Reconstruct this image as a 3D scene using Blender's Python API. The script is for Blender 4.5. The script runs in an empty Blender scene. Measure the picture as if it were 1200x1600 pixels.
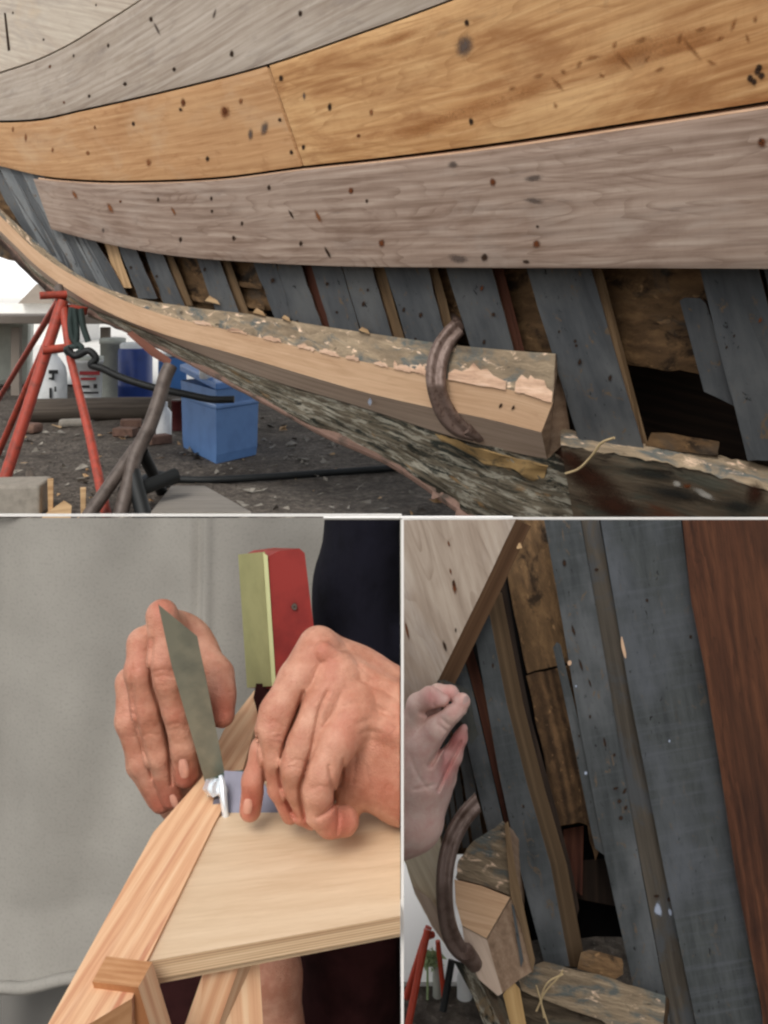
import bpy, bmesh, math, random
import numpy as np
from mathutils import Vector, noise as mn

S = bpy.context.scene
COL = S.collection
R = math.radians
random.seed(7)

# ------------------------------------------------------------------ view
F, CX, CY, H = 1500.0, 600.0, 460.0, 0.85
def W(px, py, d):
    return Vector(((px - CX) / F * d, d, H - (py - CY) / F * d))
def srgb(r, g, b, k=1.0):
    f = lambda v: ((v / 255) / 12.92 if v / 255 <= .04045 else ((v / 255 + .055) / 1.055) ** 2.4) * k
    return (f(r), f(g), f(b), 1.0)

# ------------------------------------------------------------------ materials
class NT:
    def __init__(s, name):
        s.m = bpy.data.materials.new(name); s.m.use_nodes = True
        s.t = s.m.node_tree; s.b = s.t.nodes['Principled BSDF']
        s.n = 0
    def new(s, ty, **kw):
        n = s.t.nodes.new(ty)
        for k, v in kw.items(): setattr(n, k, v)
        return n
    def link(s, a, b): s.t.links.new(a, b)
    def coords(s, kind='UV', scale=(1, 1, 1), rand=True):
        tc = s.new('ShaderNodeTexCoord')
        out = tc.outputs[kind]
        if rand:
            oi = s.new('ShaderNodeObjectInfo')
            cb = s.new('ShaderNodeCombineXYZ')
            for i, k in enumerate((37.0, 13.0, 71.0)):
                mm = s.new('ShaderNodeMath', operation='MULTIPLY'); mm.inputs[1].default_value = k
                s.link(oi.outputs['Random'], mm.inputs[0]); s.link(mm.outputs[0], cb.inputs[i])
            ad = s.new('ShaderNodeVectorMath', operation='ADD')
            s.link(out, ad.inputs[0]); s.link(cb.outputs[0], ad.inputs[1]); out = ad.outputs[0]
        return out
    def scaled(s, v, sc):
        m = s.new('ShaderNodeVectorMath', operation='MULTIPLY'); m.inputs[1].default_value = sc
        s.link(v, m.inputs[0]); return m.outputs[0]
    def noise(s, v, scale=1, detail=5, rough=.6, dist=0):
        n = s.new('ShaderNodeTexNoise'); n.inputs['Scale'].default_value = scale
        n.inputs['Detail'].default_value = detail; n.inputs['Roughness'].default_value = rough
        n.inputs['Distortion'].default_value = dist
        s.link(v, n.inputs['Vector']); return n.outputs['Fac']
    def ramp(s, f, stops, interp='LINEAR'):
        r = s.new('ShaderNodeValToRGB'); cr = r.color_ramp; cr.interpolation = interp
        while len(cr.elements) < len(stops): cr.elements.new(.5)
        for e, (p, c) in zip(cr.elements, stops):
            e.position = p; e.color = c if len(c) == 4 else (*c, 1)
        s.link(f, r.inputs[0]); return r.outputs[0]
    def mix(s, f, a, b, mode='MIX'):
        n = s.new('ShaderNodeMix', data_type='RGBA', blend_type=mode)
        for sock, v in ((n.inputs[0], f), (n.inputs[6], a), (n.inputs[7], b)):
            if hasattr(v, 'is_output'): s.link(v, sock)
            else: sock.default_value = v
        return n.outputs[2]
    def thr(s, f, lo, hi):
        r = s.new('ShaderNodeMapRange'); r.inputs[1].default_value = lo; r.inputs[2].default_value = hi
        s.link(f, r.inputs[0]); return r.outputs[0]
    def bump(s, f, strength=.5, dist=.002):
        b = s.new('ShaderNodeBump'); b.inputs['Strength'].default_value = strength
        b.inputs['Distance'].default_value = dist
        s.link(f, b.inputs['Height']); s.link(b.outputs[0], s.b.inputs['Normal'])
    def done(s, col, rough=.7, metal=0, spec=.3):
        if hasattr(col, 'is_output'): s.link(col, s.b.inputs['Base Color'])
        else: s.b.inputs['Base Color'].default_value = col
        if hasattr(rough, 'is_output'): s.link(rough, s.b.inputs['Roughness'])
        else: s.b.inputs['Roughness'].default_value = rough
        s.b.inputs['Metallic'].default_value = metal
        s.b.inputs['Specular IOR Level'].default_value = spec
        return s.m

def wood(name, dark, mid, light, grain=(2.2, 85), ringy=9, ring=.4, stains=(), rough=.75, bump=.35, bdist=.002, dist=6, spec=.25, cross=0, lo=.3, hi=.72, lines=None):
    n = NT(name); v = n.coords()
    g = n.noise(n.scaled(v, (grain[0], grain[1], 1)), 1, 7, .65, .3)
    w = n.new('ShaderNodeTexWave', wave_type='BANDS', bands_direction='Y', wave_profile='SIN')
    w.inputs['Scale'].default_value = 1; w.inputs['Distortion'].default_value = dist
    w.inputs['Detail'].default_value = 3; w.inputs['Detail Scale'].default_value = 1.3
    n.link(n.scaled(v, (ringy * .16, ringy, 1)), w.inputs['Vector'])
    mx = n.mix(ring * .42, g, w.outputs['Fac'])
    col = n.ramp(mx, [(lo, dark), ((lo + hi) / 2, mid), (hi, light)])
    big = n.noise(n.scaled(v, (1.6, 5, 1)), 1, 4, .6)
    cl = n.noise(n.scaled(v, (3.2, 4.5, 1)), 1, 6, .6)
    col = n.mix(n.thr(cl, .45, .75), col, n.mix(.4, col, mid)); col = n.mix(n.thr(cl, .55, .3), col, n.mix(.3, col, dark))
    col = n.mix(n.thr(big, .35, .7), col, n.mix(.5, col, light), 'MIX')
    for (c, sc, a, b, amt) in stains:
        f = n.thr(n.noise(n.scaled(v, (sc[0], sc[1], 1)), 1, 6, .65, .6), a, b)
        mm = n.new('ShaderNodeMath', operation='MULTIPLY'); mm.inputs[1].default_value = amt
        n.link(f, mm.inputs[0]); col = n.mix(mm.outputs[0], col, c)
    if lines:
        lu, lv, cnt, amt = lines
        ln = n.noise(n.scaled(v, (lu, lv, 1)), 1, 2.5, .45, .25)
        mu = n.new('ShaderNodeMath', operation='MULTIPLY'); mu.inputs[1].default_value = cnt; n.link(ln, mu.inputs[0])
        fr = n.new('ShaderNodeMath', operation='FRACT'); n.link(mu.outputs[0], fr.inputs[0])
        a1 = n.thr(fr.outputs[0], .42, .0); brk = n.thr(n.noise(n.scaled(v, (6, 30, 1)), 1, 5, .65), .38, .62)
        m1 = n.new('ShaderNodeMath', operation='MULTIPLY'); n.link(a1, m1.inputs[0]); n.link(brk, m1.inputs[1])
        m2 = n.new('ShaderNodeMath', operation='MULTIPLY'); m2.inputs[1].default_value = amt; n.link(m1.outputs[0], m2.inputs[0])
        col = n.mix(m2.outputs[0], col, dark)
    if cross:
        cs = n.noise(n.scaled(v, (90, 14, 1)), 1, 5, .7)
        col = n.mix(n.thr(cs, .54, .8), col, n.mix(cross * .6, col, dark))
    fine = n.noise(n.scaled(v, (grain[0] * 3, grain[1] * 4, 1)), 1, 4, .7)
    col = n.mix(n.thr(fine, .5, .78), col, n.mix(.4, col, dark))
    n.bump(n.mix(.5, g, fine), bump, bdist * .6)
    return n.done(col, rough, 0, spec)

M = {}
M['plank_pale'] = wood('plank_pale', srgb(168, 150, 134), srgb(196, 182, 166), srgb(222, 214, 198), ring=.25,
    stains=[(srgb(150, 140, 138), (2, 7), .5, .75, .6), (srgb(205, 178, 140), (3, 6), .55, .75, .5)], bump=.25, lines=(0.8, 5, 12, 0.25))
M['plank_grey'] = wood('plank_grey', srgb(142, 126, 112), srgb(176, 162, 148), srgb(202, 192, 180), ring=.3,
    stains=[(srgb(150, 132, 112), (2.5, 6), .5, .75, .6), (srgb(122, 112, 108), (4, 12), .56, .75, .55)], bump=.3, cross=.25, lines=(0.8, 6, 14, 0.3))
M['plank_orange'] = wood('plank_orange', srgb(152, 106, 64), srgb(192, 146, 98), srgb(212, 172, 124), ringy=11, ring=.35,
    stains=[(srgb(146, 96, 56), (3, 14), .5, .68, .75), (srgb(118, 96, 76), (5, 12), .62, .78, .5), (srgb(224, 186, 136), (2, 5), .48, .7, .6)], bump=.35, cross=.35, lines=(0.8, 6, 20, 0.6))
M['plank_tan'] = wood('plank_tan', srgb(158, 112, 72), srgb(186, 142, 100), srgb(208, 168, 124), ringy=9, ring=.3,
    stains=[(srgb(140, 92, 54), (6, 12), .58, .74, .6), (srgb(200, 172, 140), (2, 5), .5, .7, .5)], bump=.3, cross=.3, lines=(0.9, 7, 16, 0.4))
M['plank_weathered'] = wood('plank_weathered', srgb(116, 94, 80), srgb(152, 131, 117), srgb(184, 166, 152), ringy=10, ring=.4,
    stains=[(srgb(172, 160, 150), (2, 9), .5, .72, .55), (srgb(108, 84, 72), (2.5, 10), .55, .75, .6), (srgb(92, 86, 84), (5, 30), .62, .75, .5)], bump=.5, cross=.3, lines=(0.9, 7, 22, 0.65))
M['edge_light'] = wood('edge_light', srgb(160, 126, 100), srgb(190, 158, 130), srgb(212, 182, 156), bump=.2)
M['edge_brown'] = wood('edge_brown', srgb(70, 45, 30), srgb(105, 76, 54), srgb(140, 108, 80), bump=.4)
M['beam_face'] = wood('beam_face', srgb(182, 144, 112), srgb(206, 170, 136), srgb(222, 190, 158), grain=(3, 140), ring=.12,
    stains=[(srgb(170, 130, 96), (3, 14), .55, .75, .4)], bump=.2, lines=(0.7, 9, 18, 0.35))
M['beam_under'] = wood('beam_under', srgb(164, 142, 124), srgb(196, 174, 156), srgb(212, 192, 174), ring=.25, bump=.25)
M['beam_top'] = wood('beam_top', srgb(70, 60, 50), srgb(128, 112, 92), srgb(172, 154, 128), ring=.2, grain=(9, 40),
    stains=[(srgb(86, 94, 94), (8, 16), .5, .62, .9), (srgb(236, 206, 178), (14, 34), .58, .66, .9), (srgb(40, 36, 32), (12, 30), .62, .7, .8)], bump=.9, bdist=.006)
M['beam_chip'] = wood('beam_chip', srgb(132, 96, 74), srgb(196, 158, 130), srgb(226, 198, 174), grain=(22, 60), bump=1, bdist=.005)
M['end_grain'] = wood('end_grain', srgb(112, 88, 70), srgb(152, 126, 104), srgb(176, 152, 130), grain=(50, 70), bump=.5)
M['rot'] = wood('rot', srgb(48, 36, 27), srgb(98, 76, 54), srgb(144, 114, 80), grain=(12, 26), ring=.2,
    stains=[(srgb(30, 24, 20), (9, 14), .52, .64, .85), (srgb(176, 140, 100), (20, 40), .62, .7, .7), (srgb(74, 76, 74), (5, 8), .55, .68, .6)], bump=.9, bdist=.006)
M['rust_plank'] = wood('rust_plank', srgb(44, 38, 32), srgb(84, 74, 62), srgb(116, 104, 88), grain=(5, 40), ring=.3,
    stains=[(srgb(88, 52, 34), (4, 10), .58, .7, .7), (srgb(74, 76, 68), (5, 16), .5, .64, .85), (srgb(26, 22, 20), (8, 24), .56, .68, .8), (srgb(150, 144, 128), (16, 40), .64, .7, .7)], bump=1, bdist=.006, rough=.95, spec=.05)
M['redwood'] = wood('redwood', srgb(40, 24, 18), srgb(72, 43, 30), srgb(100, 64, 43), grain=(4, 70), ring=.35,
    stains=[(srgb(40, 26, 20), (2, 5), .5, .72, .6)], bump=.5, lines=(2, 30, 14, 0.6))
M['red_paint_wood'] = wood('red_paint_wood', srgb(46, 26, 21), srgb(78, 44, 34), srgb(100, 64, 48), bump=.4)
M['batten_tan'] = wood('batten_tan', srgb(66, 52, 38), srgb(102, 82, 60), srgb(140, 116, 88), bump=.5)
M['batten_grey'] = wood('batten_grey', srgb(52, 48, 43), srgb(72, 67, 60), srgb(92, 86, 78), bump=.5,
    stains=[(srgb(70, 76, 82), (5, 9), .5, .62, .7)])
M['fir'] = wood('fir', srgb(196, 130, 94), srgb(226, 178, 138), srgb(240, 206, 168), grain=(9, 420), ringy=46, ring=.6,
    stains=[(srgb(184, 112, 84), (2.5, 90), .54, .64, .75)], rough=.55, bump=.25, bdist=.0006, dist=3, lines=(1.6, 36, 9, 0.35))
M['fir_end'] = wood('fir_end', srgb(168, 116, 76), srgb(190, 140, 98), srgb(206, 158, 116), grain=(60, 160), ringy=70, rough=.6, bump=.2, bdist=.0005)
M['ply'] = wood('ply', srgb(196, 166, 132), srgb(214, 188, 156), srgb(226, 202, 172), grain=(26, 200), ringy=14, ring=.2,
    stains=[(srgb(196, 156, 116), (8, 30), .55, .75, .5)], rough=.5, bump=.12, bdist=.0005, dist=8, spec=.3, lines=(4, 30, 9, 0.3))
M['ply_edge'] = wood('ply_edge', srgb(150, 116, 84), srgb(204, 172, 136), srgb(226, 200, 166), grain=(6, 500), ringy=300, ring=.5, dist=1, bump=.2, bdist=.0005)

def paint_rib(name, a, b, chip, light, chipamt=.9, sc=1, saw=0):
    n = NT(name); v = n.scaled(n.coords(), (sc, sc, 1))
    g = n.noise(n.scaled(v, (5, 40, 1)), 1, 6, .65)
    col = n.ramp(g, [(.3, a), (.7, b)])
    big = n.noise(n.scaled(v, (4, 7, 1)), 1, 3, .5)
    col = n.mix(n.thr(big, .45, .75), col, light)
    c1 = n.thr(n.noise(n.scaled(v, (16, 34, 1)), 1, 7, .72, .8), .6, .625)
    mm = n.new('ShaderNodeMath', operation='MULTIPLY'); mm.inputs[1].default_value = chipamt
    n.link(c1, mm.inputs[0]); col = n.mix(mm.outputs[0], col, chip)
    c2 = n.thr(n.noise(n.scaled(v, (22, 60, 1)), 1.3, 6, .72, .5), .64, .66)
    col = n.mix(c2, col, srgb(14, 15, 17))
    if saw:
        sw = n.noise(n.scaled(v, (60, 3, 1)), 1, 4, .6, .4); col = n.mix(n.thr(sw, .5, .75), col, n.mix(saw, col, light)); g = n.mix(.5, g, sw)
    f2 = n.noise(n.scaled(v, (30, 90, 1)), 1, 4, .7); col = n.mix(n.thr(f2, .5, .75), col, n.mix(.35, col, a))
    n.bump(n.mix(.4, g, f2), .6, .002 / sc)
    return n.done(col, .62, 0, .3)
M['rib'] = paint_rib('rib_paint', srgb(62, 66, 70), srgb(85, 88, 91), srgb(104, 88, 70), srgb(98, 100, 101))
M['rib_old'] = paint_rib('rib_paint_old', srgb(44, 46, 44), srgb(70, 72, 68), srgb(96, 84, 68), srgb(82, 84, 80), .8, 3)
M['rib_dark'] = paint_rib('rib_paint_dark', srgb(56, 60, 66), srgb(80, 84, 90), srgb(100, 84, 68), srgb(84, 88, 92), .6)
M['rib_saw'] = paint_rib('rib_paint_sawn', srgb(50, 54, 56), srgb(74, 78, 79), srgb(90, 80, 68), srgb(84, 88, 94), .5, 2.6, .55)
M['rib_small'] = paint_rib('rib_paint_small', srgb(50, 54, 56), srgb(73, 77, 79), srgb(96, 82, 66), srgb(98, 101, 104), .8, 2.6, .2)  # both section rib paints are darkened: its shade is put into the colour
M['rib_pale'] = paint_rib('rib_paint_pale', srgb(96, 102, 106), srgb(122, 126, 128), srgb(100, 84, 66), srgb(134, 136, 136))

def peel(name):
    n = NT(name); v = n.coords()
    warp = n.noise(n.scaled(v, (3, 5, 1)), 1, 3, .6)
    vv = n.mix(.05, v, warp, 'ADD')
    g = n.noise(n.scaled(vv, (5, 60, 1)), 1, 7, .7)
    col = n.ramp(g, [(.3, srgb(50, 46, 38)), (.5, srgb(100, 92, 78)), (.7, srgb(140, 132, 116))])
    p = n.noise(n.scaled(vv, (7, 26, 1)), 1, 9, .75, .35)
    col = n.mix(n.thr(p, .5, .56), col, srgb(158, 154, 140))
    p2 = n.noise(n.scaled(vv, (5, 24, 1)), 1.37, 9, .75, .4)
    col = n.mix(n.thr(p2, .53, .58), col, srgb(44, 47, 42))
    p3 = n.noise(n.scaled(vv, (5, 9, 1)), .8, 5, .6, .5)
    col = n.mix(n.thr(p3, .6, .68), col, srgb(150, 116, 74))
    p4 = n.noise(n.scaled(vv, (9, 44, 1)), 1.1, 7, .75, .3)
    col = n.mix(n.thr(p4, .6, .66), col, srgb(22, 24, 22))
    n.bump(p, .9, .006)
    return n.done(col, .8, 0, .2)
M['peel'] = peel('peeling_paint')
M['keel_edge'] = wood('keel_edge', srgb(74, 56, 48), srgb(108, 86, 76), srgb(140, 114, 102), grain=(6, 60), stains=[(srgb(60, 58, 52), (9, 20), .5, .62, .8)], bump=.7)

def simple(name, col, rough=.6, metal=0, spec=.4, var=.15, scale=20, bump=0, bdist=.001, col2=None, lo=.45, hi=.7):
    n = NT(name); v = n.coords('Object')
    f = n.noise(v, scale, 5, .6)
    c2 = col2 if col2 else tuple(max(0, c * (1 - 2 * var)) for c in col[:3]) + (1,)
    c = n.mix(n.thr(f, lo, hi), col, c2)
    if bump: n.bump(n.noise(v, scale * 4, 5, .6), bump, bdist)
    return n.done(c, rough, metal, spec)
def fading(name, col, a, b, rough=.85, top=1.0):
    n = NT(name); uv = n.coords('UV', rand=False); ob = n.coords('Object', rand=False)
    sp = n.new('ShaderNodeSeparateXYZ'); n.link(uv, sp.inputs[0])
    ns = n.noise(ob, 140, 4, .7)
    ad = n.new('ShaderNodeMath', operation='MULTIPLY_ADD'); ad.inputs[1].default_value = .7; n.link(ns, ad.inputs[0]); n.link(sp.outputs[0], ad.inputs[2])
    r = n.new('ShaderNodeMapRange', interpolation_type='SMOOTHSTEP'); r.inputs[1].default_value = a; r.inputs[2].default_value = b
    r.inputs[3].default_value = top; r.inputs[4].default_value = 0; n.link(ad.outputs[0], r.inputs[0]); n.link(r.outputs[0], n.b.inputs['Alpha'])
    return n.done(col, rough, 0, .1)
M['hole'] = fading('hole', srgb(54, 40, 31), .65, 1.35)
M['rusthole'] = fading('rusthole', srgb(100, 58, 34), .6, 1.35)
M['smudge'] = fading('smudge', srgb(96, 84, 78), .5, 1.35, top=.8)
M['knot'] = fading('knot', srgb(132, 84, 52), .5, 1.35, top=.9)
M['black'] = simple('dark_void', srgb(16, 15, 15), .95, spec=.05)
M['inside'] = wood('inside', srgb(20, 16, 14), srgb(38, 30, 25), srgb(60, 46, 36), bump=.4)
M['iron'] = simple('clamp_iron', srgb(118, 100, 92), .5, .25, .5, .2, 60, .4, .0015, col2=srgb(78, 58, 48))
M['redsteel'] = simple('red_steel', srgb(164, 66, 50), .55, 0, .4, .1, 30, .2, .001, col2=srgb(116, 58, 46))
M['redsteel_far'] = simple('red_steel_bright', srgb(196, 70, 44), .45, 0, .5, .1, 30)
M['greysteel'] = simple('grey_steel', srgb(92, 82, 76), .55, .2, .5, .2, 25, .3, .002, col2=srgb(64, 54, 48))
M['blacksteel'] = simple('black_rubber', srgb(24, 27, 28), .6)
M['greencord'] = simple('green_cord', srgb(44, 58, 56), .7)
M['white_plastic'] = simple('white_plastic', srgb(236, 239, 239), .4, 0, .5, .04, 12, col2=srgb(216, 220, 220))
M['cream_plastic'] = simple('cream_plastic', srgb(186, 190, 180), .5, 0, .4, .08, 12)
M['blue_plastic'] = simple('blue_plastic', srgb(38, 66, 138), .4, 0, .5, .1, 14)
M['tote_blue'] = simple('tote_blue', srgb(104, 146, 204), .42, 0, .5, .05, 9, col2=srgb(92, 132, 190))
M['tote_lid'] = simple('tote_lid', srgb(80, 134, 206), .4, 0, .5, .05, 9)
M['ink'] = simple('ink', srgb(28, 30, 32), .6)
M['redink'] = simple('red_ink', srgb(150, 44, 48), .6)
M['brick'] = simple('brick', srgb(120, 94, 82), .85, 0, .2, .2, 40, .5, .003)
M['concrete'] = simple('concrete', srgb(150, 144, 134), .9, 0, .2, .12, 30, .5, .003)
M['logwood'] = wood('logwood', srgb(50, 44, 40), srgb(80, 72, 64), srgb(108, 98, 88), bump=.8, bdist=.008)
M['lumber'] = wood('lumber', srgb(150, 116, 80), srgb(190, 156, 116), srgb(212, 182, 142), bump=.3)
M['greyboard'] = wood('greyboard', srgb(100, 96, 90), srgb(132, 126, 118), srgb(152, 146, 138), bump=.3)
M['whitepaint'] = simple('white_paint', srgb(232, 230, 226), .6, 0, .3, .03, 8)
M['glare_white'] = simple('glare_white', srgb(246, 246, 244), .7, 0, .3, .01, 8)
M['roofgrey'] = simple('roof_grey', srgb(150, 140, 130), .8, 0, .2, .1, 3)
M['navy'] = simple('navy_cloth', srgb(22, 22, 31), .95, 0, .1, .2, 60, .4, .001)
M['maroon'] = simple('maroon_cloth', srgb(48, 24, 24), .95, 0, .1, .25, 40, .3, .001)
M['green_paint'] = simple('green_paint', srgb(158, 156, 110), .5, 0, .4, .06, 40, .2, .0006, col2=srgb(142, 142, 98))
M['green_edge'] = simple('green_edge', srgb(196, 200, 150), .5, 0, .4, .05, 40)
M['red_paint'] = simple('red_paint', srgb(140, 48, 44), .5, 0, .4, .06, 50, .25, .0006, col2=srgb(122, 40, 38))
M['steel'] = simple('brushed_steel', srgb(140, 143, 128), .42, .35, .5, .12, 45, .25, .0004, col2=srgb(112, 118, 108))
M['chrome'] = simple('chrome', srgb(232, 240, 246), .14, .45, .8, .02, 30)
M['stock'] = simple('stock_steel', srgb(118, 117, 130), .42, .6, .5, .08, 70, .1, .0003)
M['nail_pale'] = simple('nail_pale', srgb(226, 190, 182), .35)
M['paint_blob'] = fading('paint_blob', srgb(150, 160, 178), .7, 1.3)
M['nail'] = simple('nail', srgb(200, 146, 126), .25, 0, .5, .06, 160)
M['straw'] = simple('straw', srgb(190, 168, 128), .8)
M['leafy'] = simple('leafy', srgb(168, 190, 140), .8)

def canvas_mat():
    n = NT('grey_canvas'); v = n.coords('UV', rand=False)
    f = n.noise(v, 5, 5, .6); c = n.ramp(f, [(.3, srgb(134, 131, 125)), (.7, srgb(160, 157, 150))])
    st = n.thr(n.noise(v, 9, 5, .65, .5), .62, .75)
    mm = n.new('ShaderNodeMath', operation='MULTIPLY'); mm.inputs[1].default_value = .3
    n.link(st, mm.inputs[0])
    c = n.mix(mm.outputs[0], c, srgb(182, 179, 172))
    c = n.mix(n.thr(n.noise(v, 420, 2, .5), .5, .8), c, n.mix(.25, c, (0.1, .1, .1, 1)))
    n.bump(n.noise(v, 300, 2, .5), .15, .0004)
    return n.done(c, .9, 0, .15)
M['canvas'] = canvas_mat()

def ground_mat():
    n = NT('yard_dirt'); v = n.coords('Object', rand=False)
    a = n.noise(v, 2.2, 6, .65); b = n.noise(v, 28, 7, .75); d = n.noise(v, 90, 4, .7)
    c = n.ramp(b, [(.3, srgb(66, 60, 55)), (.52, srgb(104, 96, 88)), (.7, srgb(146, 136, 124))])
    c = n.mix(n.thr(a, .42, .68), c, n.mix(.55, c, srgb(52, 46, 42)))
    vo = n.new('ShaderNodeTexVoronoi'); vo.inputs['Scale'].default_value = 45; n.link(v, vo.inputs['Vector'])
    c = n.mix(n.thr(d, .62, .7), c, srgb(150, 144, 136))
    n.bump(n.mix(.5, b, vo.outputs['Distance']), 1, .03)
    return n.done(c, .95, 0, .15)
M['dirt'] = ground_mat()
M['glare_ground'] = simple('glare_ground', srgb(226, 224, 218), .9, 0, .2, .05, 1.5)

def skin_mat(name, base, red, pale):
    n = NT(name)
    at = n.new('ShaderNodeAttribute'); at.attribute_name = 'flush'
    v = n.coords('Object', rand=False)
    f = n.noise(v, 75, 6, .65)
    c = n.mix(n.thr(f, .38, .66), base, pale)
    c = n.mix(n.thr(n.noise(v, 45, 4, .6), .52, .75), c, n.mix(.5, c, red))
    c = n.mix(at.outputs['Fac'], c, red)
    sp = n.thr(n.noise(v, 260, 3, .6), .6, .75)
    mm = n.new('ShaderNodeMath', operation='MULTIPLY'); mm.inputs[1].default_value = .3
    n.link(sp, mm.inputs[0]); c = n.mix(mm.outputs[0], c, red)
    vo = n.new('ShaderNodeTexVoronoi', feature='DISTANCE_TO_EDGE'); vo.inputs['Scale'].default_value = 700
    n.link(v, vo.inputs['Vector'])
    wr = n.noise(n.scaled(v, (1, 1, 2.2)), 240, 5, .7, .8)
    n.bump(n.mix(.6, vo.outputs['Distance'], wr), .75, .0012)
    rr = n.thr(n.noise(v, 120, 4, .6), .25, .8); r2 = n.new('ShaderNodeMapRange'); r2.inputs[3].default_value = .42; r2.inputs[4].default_value = .62; n.link(rr, r2.inputs[0])
    m = n.done(c, r2.outputs[0], 0, .38)
    n.b.inputs['Subsurface Weight'].default_value = .06
    n.b.inputs['Subsurface Radius'].default_value = (.006, .002, .001)
    n.b.inputs['Subsurface Scale'].default_value = .6
    return m
M['skin'] = skin_mat('skin', srgb(178, 122, 98), srgb(172, 92, 74), srgb(204, 154, 130))
M['skin_pale'] = skin_mat('skin_pale', srgb(222, 184, 172), srgb(206, 134, 130), srgb(232, 204, 192))

# ------------------------------------------------------------------ object helpers
def tag(o, label=None, cat=None, group=None, kind=None):
    if label: o['label'] = label
    if cat: o['category'] = cat
    if group: o['group'] = group
    if kind: o['kind'] = kind
    return o
def empty(name, loc, label, cat, group=None):
    o = bpy.data.objects.new(name, None); COL.objects.link(o); o.location = loc
    o.empty_display_size = .05
    return tag(o, label, cat, group)

class MB:
    """collects faces with uv and material index, then links ONE mesh object"""
    def __init__(s): s.v = []; s.f = []; s.uv = []; s.mi = []; s.sm = []
    def add(s, verts, faces, uvs=None, mi=0, smooth=False):
        o = len(s.v); s.v += [tuple(p) for p in verts]
        for k, f in enumerate(faces):
            s.f.append([o + i for i in f])
            if uvs is None: s.uv.append([(verts[i][0] + .3 * verts[i][1], verts[i][2]) for i in f])
            else: s.uv.append([uvs[i] for i in f])
            s.mi.append(mi[k] if isinstance(mi, list) else mi); s.sm.append(smooth)
    def build(s, name, mats, parent=None, recalc=True, bevel=0, label=None):
        if not isinstance(mats, (list, tuple)): mats = [mats]
        v = [Vector(p) for p in s.v]
        org = Vector((0, 0, 0))
        if parent is not None:
            par = parent; off = Vector((0, 0, 0))
            while par is not None: off += par.location; par = par.parent
            org = off
        else:
            lo = Vector([min(p[i] for p in v) for i in range(3)]); hi = Vector([max(p[i] for p in v) for i in range(3)])
            org = Vector(((lo.x + hi.x) / 2, (lo.y + hi.y) / 2, lo.z))
        me = bpy.data.meshes.new(name)
        me.from_pydata([p - org for p in v], [], s.f)
        for m in mats: me.materials.append(m)
        ul = me.uv_layers.new(name='UVMap')
        i = 0
        for p, uv in zip(me.polygons, s.uv):
            for k in range(len(uv)): ul.data[i].uv = uv[k]; i += 1
        me.polygons.foreach_set('material_index', s.mi)
        me.polygons.foreach_set('use_smooth', s.sm)
        if recalc:
            bm = bmesh.new(); bm.from_mesh(me); bmesh.ops.recalc_face_normals(bm, faces=bm.faces); bm.to_mesh(me); bm.free()
        o = bpy.data.objects.new(name, me); COL.objects.link(o)
        if parent is not None: o.parent = parent
        else: o.location = org
        if bevel:
            b = o.modifiers.new('bev', 'BEVEL'); b.width = bevel; b.segments = 2; b.limit_method = 'ANGLE'; b.angle_limit = R(40)
        if label: o['label'] = label
        return o

def tube(mb, pts, rad, n=10, mi=0, caps=True, flat=None):
    """tube through 3-D points; rad a number or a list"""
    pts = [Vector(p) for p in pts]; N = len(pts)
    rad = rad if isinstance(rad, (list, tuple)) else [rad] * N
    vs = []; uv = []; L = 0; ref = None
    for i, p in enumerate(pts):
        t = (pts[min(i + 1, N - 1)] - pts[max(i - 1, 0)]).normalized()
        if ref is None:
            ref = Vector((0, 0, 1)) if abs(t.z) < .9 else Vector((1, 0, 0))
        a = t.cross(ref).normalized(); b = a.cross(t).normalized(); ref = b
        if i: L += (p - pts[i - 1]).length
        for k in range(n):
            th = 2 * math.pi * k / n
            vs.append(p + (a * math.cos(th) + b * math.sin(th)) * rad[i]); uv.append((L, rad[i] * th))
    fs = [[i * n + k, i * n + (k + 1) % n, (i + 1) * n + (k + 1) % n, (i + 1) * n + k] for i in range(N - 1) for k in range(n)]
    mb.add(vs, fs, uv, mi, True)
    if caps:
        mb.add(vs[:n], [list(range(n))], uv[:n], mi); mb.add(vs[-n:], [list(range(n))], uv[-n:], mi)

def smooth_pts(pts, n=8):
    """Catmull-Rom through tuples"""
    P = [np.array(p, float) for p in pts]; P = [2 * P[0] - P[1]] + P + [2 * P[-1] - P[-2]]
    out = []
    for i in range(1, len(P) - 2):
        for k in range(n):
            t = k / n; a, b, c, d = P[i - 1:i + 3]
            out.append(.5 * (2 * b + (c - a) * t + (2 * a - 5 * b + 4 * c - d) * t * t + (3 * b - a - 3 * c + d) * t ** 3))
    out.append(P[-2]); return out

def curve(pts):
    """smooth y(x) through picture points with rising x"""
    xs = np.array([p[0] for p in pts], float); ys = np.array([p[1] for p in pts], float)
    m = np.gradient(ys, xs)
    def f(x):
        i = int(np.clip(np.searchsorted(xs, x) - 1, 0, len(xs) - 2))
        h = xs[i + 1] - xs[i]; t = (x - xs[i]) / h
        if t < 0: return ys[0] + m[0] * (x - xs[0])
        if t > 1: return ys[-1] + m[-1] * (x - xs[-1])
        return (2 * t**3 - 3 * t**2 + 1) * ys[i] + (t**3 - 2 * t**2 + t) * h * m[i] + (-2 * t**3 + 3 * t**2) * ys[i + 1] + (t**3 - t**2) * h * m[i + 1]
    return f

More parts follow.
